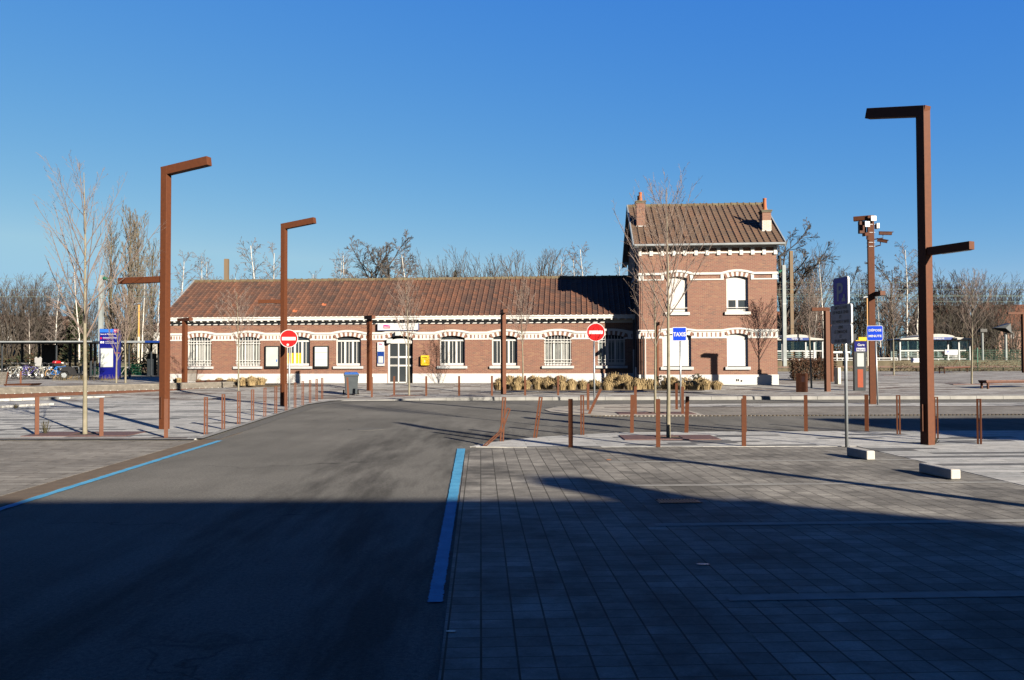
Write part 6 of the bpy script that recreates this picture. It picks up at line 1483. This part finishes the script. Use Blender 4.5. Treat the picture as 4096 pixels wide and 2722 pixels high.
oak = [lv(seg=7, wig=.08, up=.03, tip=.3, sides=6, kids=11, ang=(30, 62), len=(.45, .65), fall=.3, rk=.6, from_=.25, to=1, rmin=.05),
       lv(seg=6, wig=.16, up=.05, tip=.3, sides=4, kids=9, ang=(28, 60), len=(.35, .55), rk=.6, from_=.2, to=1, rmin=.03), lv(seg=4, wig=.18, up=.03, tip=.4, sides=3, kids=7, ang=(25, 60), len=(.35, .6), rk=.6, rmin=.016), lv(seg=3, wig=.2, tip=.5, sides=3, kids=4, ang=(25, 60), len=(.4, .7), rmin=.011), lv(seg=2, wig=.2, tip=.6, sides=3, kids=0, rmin=.009)]
fan = [lv(seg=6, wig=.05, up=.03, tip=.15, sides=3, kids=9, ang=(14, 34), len=(.25, .42), fall=.4, rk=.6, from_=.25, to=.98, rmin=.022),
       lv(seg=4, wig=.07, up=.06, tip=.5, sides=3, kids=5, ang=(16, 36), len=(.35, .55), rmin=.014), lv(seg=2, wig=.1, tip=.6, sides=3, kids=0, rmin=.011)]
BG = 'bare trees beyond the railway'
proto = {}
def bgtree(kind, label, u, vt, D, z0=.6, wide=1.0, seed=None):
    x = Xw(u, 1400, D); h = Zw(u, vt, D)-z0
    key = (kind, seed or 0)
    if key not in proto:
        if kind == 'birch': t = make_tree('birch_tree', label, 'tree', birch, 10, .14, 'birch', 'birchtwig', (0, 0, 0), BG, 40+key[1])
        if kind == 'poplar': t = make_tree('poplar_tree', label, 'tree', poplar, 10, .17, 'mossbark', 'poplartwig', (0, 0, 0), BG, 60+key[1])
        if kind == 'oak': t = make_tree('bare_tree', label, 'tree', oak, 6.6, .20, 'oak', 'oaktwig', (0, 0, 0), BG, 80+key[1])
        if kind == 'fan': t = make_tree('bare_tree', label, 'tree', fan, 10, .07, 'oak', 'oaktwig', (0, 0, 0), BG, 100+key[1], multi=(26, (2, 22), .5))
        zs_ = sorted(v.co.z for c in t.children for v in c.data.vertices); zm = zs_[int(len(zs_)*.985)]; proto[key] = (t, zm)
    else:
        t0, zm = proto[key]; t = dup(t0, (0, 0, 0), random.uniform(0, 6), label)
    k = h/proto[key][1]; t.location = (x, D, z0); t.scale = (k*wide, k*wide, k); t['label'] = label
    return t
random.seed(9)
for kind, lab, u, vt, D, wd, sd in (
    ('fan', 'dark bushy bare tree at the picture edge beyond the bicycles', 25, 1125, 98, 1.2, 1), ('fan', 'dark bushy bare tree next in from the picture edge', 110, 1108, 100, 1.3, 2), ('fan', 'broad twiggy tree between the edge trees and the tall sapling', 175, 1140, 104, 1.0, 1),
    ('birch', 'thin white birch rising over the bicycle shelter', 221, 1120, 92, .9, 1), ('birch', 'slim birch behind the tall sapling crown', 318, 1040, 95, .9, 2), ('birch', 'short slanting birch behind the shelter roof', 120, 1250, 94, .7, 3),
    ('fan', 'twiggy bare tree behind the tall sapling', 330, 1150, 106, 1.0, 2),
    ('poplar', 'narrow dense poplar behind the grey mast', 444, 885, 105, .95, 1), ('poplar', 'tallest loose poplar left of the angular lamp', 515, 842, 102, 1.25, 2), ('poplar', 'poplar touching the angular lamp', 560, 855, 106, 1.2, 3), ('poplar', 'shorter leaning poplar behind the lamp mast', 605, 965, 108, 1.0, 1),
    ('birch', 'white trunked birch beside the yellow lamp pole', 567, 1090, 90, .8, 3), ('birch', 'white trunked birch just left of the lamp mast', 628, 1060, 91, .8, 1),
    ('birch', 'birch right of the tall lamp, over the roof end', 706, 1005, 96, 1.0, 2), ('birch', 'birch left of the brown mast top', 805, 1025, 98, .9, 1), ('birch', 'small birch close to the brown mast top', 846, 1032, 99, .8, 3), ('birch', 'birch at the right of the brown mast top', 935, 1060, 99, .6, 2),
    ('birch', 'birch left of the second lamp above the roof', 1030, 958, 97, 1.05, 1), ('birch', 'birch partly behind the second lamp', 1100, 985, 97, .9, 2), ('birch', 'leaning thin birch right of the second lamp', 1252, 1085, 97, .7, 3),
    ('birch', 'pale birch at the far side of the gap right of the second lamp', 1342, 1030, 97, .8, 3), ('birch', 'pale taller birch beside the dark twisted trees', 1385, 996, 97, .95, 1),
    ('oak', 'dark twisted bare tree, left of the pair above the roof', 1480, 962, 110, 1.0, 1), ('oak', 'dark twisted bare tree with the widest crown above the roof', 1556, 950, 108, 1.05, 2), ('birch', 'birch closing the dark twisted pair', 1653, 985, 98, 1.1, 2),
    ('fan', 'rounded bare shrub tree above the station sign', 1752, 1040, 100, 1.0, 1), ('fan', 'rounded bare shrub tree right of the small evergreen', 1916, 1018, 100, 1.1, 2), ('fan', 'broad rounded bare tree above the straw bed end', 2147, 1008, 100, 1.25, 3),
    ('birch', 'small pale birch near the roof shadow', 2266, 1020, 98, .7, 3), ('birch', 'tallest pale birch over the shadowed roof', 2347, 972, 98, 1.0, 1), ('birch', 'pale birch close behind the tallest one over the shadowed roof', 2322, 1010, 99, .9, 2), ('birch', 'small pale birch beside the house eaves', 2458, 1050, 98, .8, 3),
    ('oak', 'big bare tree behind the house and both railway masts', 3140, 905, 100, 1.15, 3), ('fan', 'twiggy bare tree behind the grey railway mast', 3205, 1010, 104, 1.0, 2),
    ('birch', 'white birch between the masts and the parking sign', 3296, 1022, 96, .9, 1), ('oak', 'rounded bare tree above the parking sign', 3372, 1075, 112, .9, 1), ('fan', 'twiggy tree between the parking sign and the camera mast', 3445, 1100, 112, 1.0, 3), ('birch', 'slim birch between house and parking sign', 3255, 1130, 94, .7, 2),
    ('oak', 'broad dark bare tree right of the camera mast', 3560, 1045, 104, 1.15, 2), ('birch', 'tall white birch left of the tallest lamp', 3632, 978, 94, .95, 1), ('birch', 'forked white birch touching the tallest lamp', 3668, 1010, 94, .9, 2), ('birch', 'slanting white birch below the broad dark tree', 3525, 1150, 92, .7, 3),
    ('oak', 'bare tree just right of the tallest lamp', 3745, 1110, 110, .9, 3), ('fan', 'twiggy tree right of the tallest lamp', 3800, 1095, 112, 1.1, 1), ('oak', 'low crowned bare tree behind the spreading sapling', 3870, 1130, 118, 1.0, 1), ('fan', 'twiggy tree between the spreading sapling and the chimney house', 3945, 1120, 118, 1.1, 2), ('oak', 'small round bare tree at the picture edge above the chimney house', 4072, 1150, 128, .7, 2), ('fan', 'twiggy tree by the chimney house', 4010, 1140, 124, 1.0, 3)):
    bgtree(kind, lab, u, vt, D, .6, wd, sd)
def evergreen(label, u, vt, D, wpx, n, mat='evergreen', z0=.4):
    x = Xw(u, 1400, D); h = Zw(u, vt, D)-z0; R = wpx*px(D)/2; mb = MB()
    for i in range(n):
        z = random.random(); rr_ = R*(1.05-z**1.6)*random.uniform(.55, 1.08)*(.85+.3*math.sin(z*17+i % 7)); a = random.uniform(0, 6.3)
        c_ = Vector((rr_*math.cos(a), rr_*math.sin(a), h*(.12+.88*z))); d_ = rv(1).normalized()*random.uniform(.12, .30); e_ = d_.orthogonal().normalized()*random.uniform(.06, .16)
        mb.add([c_-d_, c_+e_, c_+d_, c_-e_], [(0, 1, 2, 3)])
    t = empty('evergreen_tree', (x, D, z0), 0, label, 'tree', None); mb.build('crown', M[mat], t); tw = MB(); tw.tube([(0, 0, -.2), (0, 0, h*.9)], [.2, .03], 6); tw.build('trunk', M['oak'], t)
evergreen('dark evergreen tree behind the tall sapling trunk', 308, 1208, 100, 100, 2200)
evergreen('dark evergreen bush beside the red brick house', 88, 1235, 106, 60, 1100)
evergreen('small dark conifer top showing above the long roof', 1822, 1086, 100, 52, 900)
evergreen('dark evergreen behind the left red brick house', 235, 1250, 108, 60, 900, 'olive')
# low scrub and the far wood: masses that cannot be counted
def wood(u0, u1, D0, D1, n, vt0, vt1, seed):
    random.seed(seed); mb = MB()
    for i in range(n):
        u = random.uniform(u0, u1); D = random.uniform(D0, D1); x = Xw(u, 1400, D); h = Zw(u, random.uniform(vt0, vt1), D)-.5; p = Vector((x, D, .4)); d = Vector((random.uniform(-.16, .16), random.uniform(-.1, .1), 1))
        pts = [p+d*h*k/4+rv(.10)*k for k in range(5)]; mb.tube(pts, [.07, .05, .035, .02, .008], 3, cap=False, mi=random.choice((0, 0, 1, 2)))
        for k in range(16):
            t_ = random.uniform(.25, .98); i_ = min(3, int(t_*4)); b_ = pts[i_].lerp(pts[i_+1], t_*4-i_); e_ = b_+Vector((random.uniform(-1, 1), random.uniform(-.5, .5), random.uniform(.5, 1.3)))*h*.13
            m_ = b_.lerp(e_, .5)+rv(.1); mb.tube([b_, m_, e_], [.022, .015, .006], 3, cap=False, mi=random.choice((0, 1, 2)))
    return mb.build('woodland', [M['woodtwig'], M['woodtwig2'], M['oaktwig']])
stuff(wood(3100, 4150, 97, 124, 440, 1190, 1345, 5), 'dense brown winter woodland behind the platform shelters', 'woodland')
stuff(wood(-60, 690, 97, 120, 170, 1230, 1345, 6), 'thin winter woodland behind the bicycle shelter', 'woodland')
def scrub(u0, u1, D0, D1, n, h0, h1, mats, z0, seed, s0=.05, s1=.16):
    random.seed(seed); mb = MB()
    for i in range(n):
        D = random.uniform(D0, D1); x = Xw(random.uniform(u0, u1), 1400, D); hm = h0+(h1-h0)*(.5+.5*math.sin(x*.9)*math.cos(x*.37+2)); z = random.random()**1.2*hm
        c_ = Vector((x, D, z0+z)); a = rv(1).normalized()*random.uniform(s0, s1); b_ = a.orthogonal().normalized()*random.uniform(s0*.5, s1*.5); mb.add([c_-a, c_+b_, c_+a, c_-b_], [(0, 1, 2, 3)], random.randrange(len(mats)))
    return mb.build('undergrowth', [M[k] for k in mats])
stuff(scrub(3090, 4150, 93, 120, 7000, .5, 4.6, ['olive', 'copper', 'evergreen'], .4, 21, .08, .30), 'dark tangled undergrowth below the woodland behind the platform', 'undergrowth')
stuff(scrub(-60, 690, 93, 112, 5200, .3, 3.2, ['olive', 'evergreen', 'copper'], .4, 22, .08, .28), 'olive undergrowth behind the bicycle shelter', 'undergrowth')
stuff(scrub(-80, 690, 64.2, 67.5, 5200, .5, 1.9, ['olive', 'evergreen', 'olive', 'copper'], .2, 25, .05, .16), 'tangled olive scrub along the fence behind the bicycle shelter', 'undergrowth')
stuff(scrub(3560, 4150, 69.2, 70.6, 3800, .3, 1.3, ['copper', 'olive', 'olive'], .3, 23, .03, .08), 'low brown shrubs along the rear edge of the square', 'shrubs')
stuff(scrub(3300, 3560, 71.6, 73.5, 900, .05, .5, ['olive', 'drygrass'], .3, 24, .03, .08), 'rough grass beside the copper hedge', 'grass')
# ---- neighbours of the square that stand behind the camera and cast the long shadows, plus one added to block sky light
def near_house(label, x0, x1, y0, y1, ze, zr2, ridge, hip=0):
    t = empty('brick_house', ((x0+x1)/2, (y0+y1)/2, 0), 0, label, 'house', 'houses behind the viewer'); w2, d2 = (x1-x0)/2, (y1-y0)/2
    mb = MB(); mb.box(-w2, w2, -d2, d2, -.1, ze)
    if ridge == 'y': mb.add([(-w2, d2, ze), (w2, d2, ze), (0, d2, zr2), (-w2, -d2, ze), (w2, -d2, ze), (0, -d2, zr2)], [(0, 2, 1), (3, 4, 5)])
    elif not hip: mb.add([(-w2, d2, ze), (-w2, -d2, ze), (-w2, 0, zr2), (w2, d2, ze), (w2, -d2, ze), (w2, 0, zr2)], [(0, 1, 2), (3, 5, 4)])
    mb.build('wall', M['brick_far'], t)
    mb = MB(); e = .3
    if ridge == 'y':
        for sx in (-1, 1): mb.quad((sx*(w2+e), -d2-e, ze-.1), (0, -d2-e, zr2+.1), (0, d2+e, zr2+.1), (sx*(w2+e), d2+e, ze-.1))
    else:
        for sy in (-1, 1): mb.quad((-w2-e, sy*(d2+e), ze-.1), (w2+e, sy*(d2+e), ze-.1), (w2+e-hip, 0, zr2+.1), (-w2-e+hip, 0, zr2+.1))
        if hip:
            for sx in (-1, 1): mb.add([(sx*(w2+e), -d2-e, ze-.1), (sx*(w2+e), d2+e, ze-.1), (sx*(w2+e-hip), 0, zr2+.1)], [(0, 1, 2)])
    rf = mb.build('roof', M['roof_far'], t)
    for k in range(4):
        x = -w2+w2*2*(k+.5)/4
        for z in (1.0, ze-2.2):
            if z > 3 or z < 1.5:
                mb = MB(); mb.box(x-.5, x+.5, d2, d2+.05, z, z+1.5); wo = mb.build('window', M['white'], t); mb = MB(); mb.box(x-.42, x+.42, d2+.05, d2+.06, z+.08, z+1.42); mb.build('pane', M['glass'], wo)
    return t
t = near_house('brick house directly behind the viewer shading the road', -9, 15.5, -19, -7.6, 7.1, 7.5, 'x')
mb = MB(); mb.prism([(12.25, 0), (16.9, 0), (16.9, 4.95), (12.25, 7.15)], -5.7, 5.7, 0, 1); mb.build('side_wing', M['brick_far'], t)
mb = MB(); mb.box(11.5, 12.15, 5.0, 5.65, 6.5, 7.9); mb.build('chimney', M['brick_far'], t)
near_house('added unseen brick house behind the viewer, blocking sky light', -27, -10.5, -19, -1, 7.0, 9.5, 'x')  # added unseen house, keeps left rear sky light off the foreground
near_house('narrow hipped brick house beside the square, outside the view', 20.8, 30, 1.3, 3.0, 6.2, 7.9, 'x', 2.0)
pq = Vector((9.2, 4.1, .02))
t = empty('street_lamp', pq, 0, 'angular rust lamp standing just outside the view beside the bays', 'street lamp')
mb = MB(); mb.bar((0, 0, -.05), (0, 0, 6.1), .17, .17, (1, .4, 0)); mb.build('mast', M['corten'], t)
mb = MB(); mb.bar((0, 0, 6.0), (-.55, 1.1, 6.2), .17, .2); mb.build('upper_arm', M['corten'], t); mb = MB(); mb.bar((.05, -.1, 3.9), (.4, -.8, 3.9), .13, .14); mb.build('lower_arm', M['corten'], t)
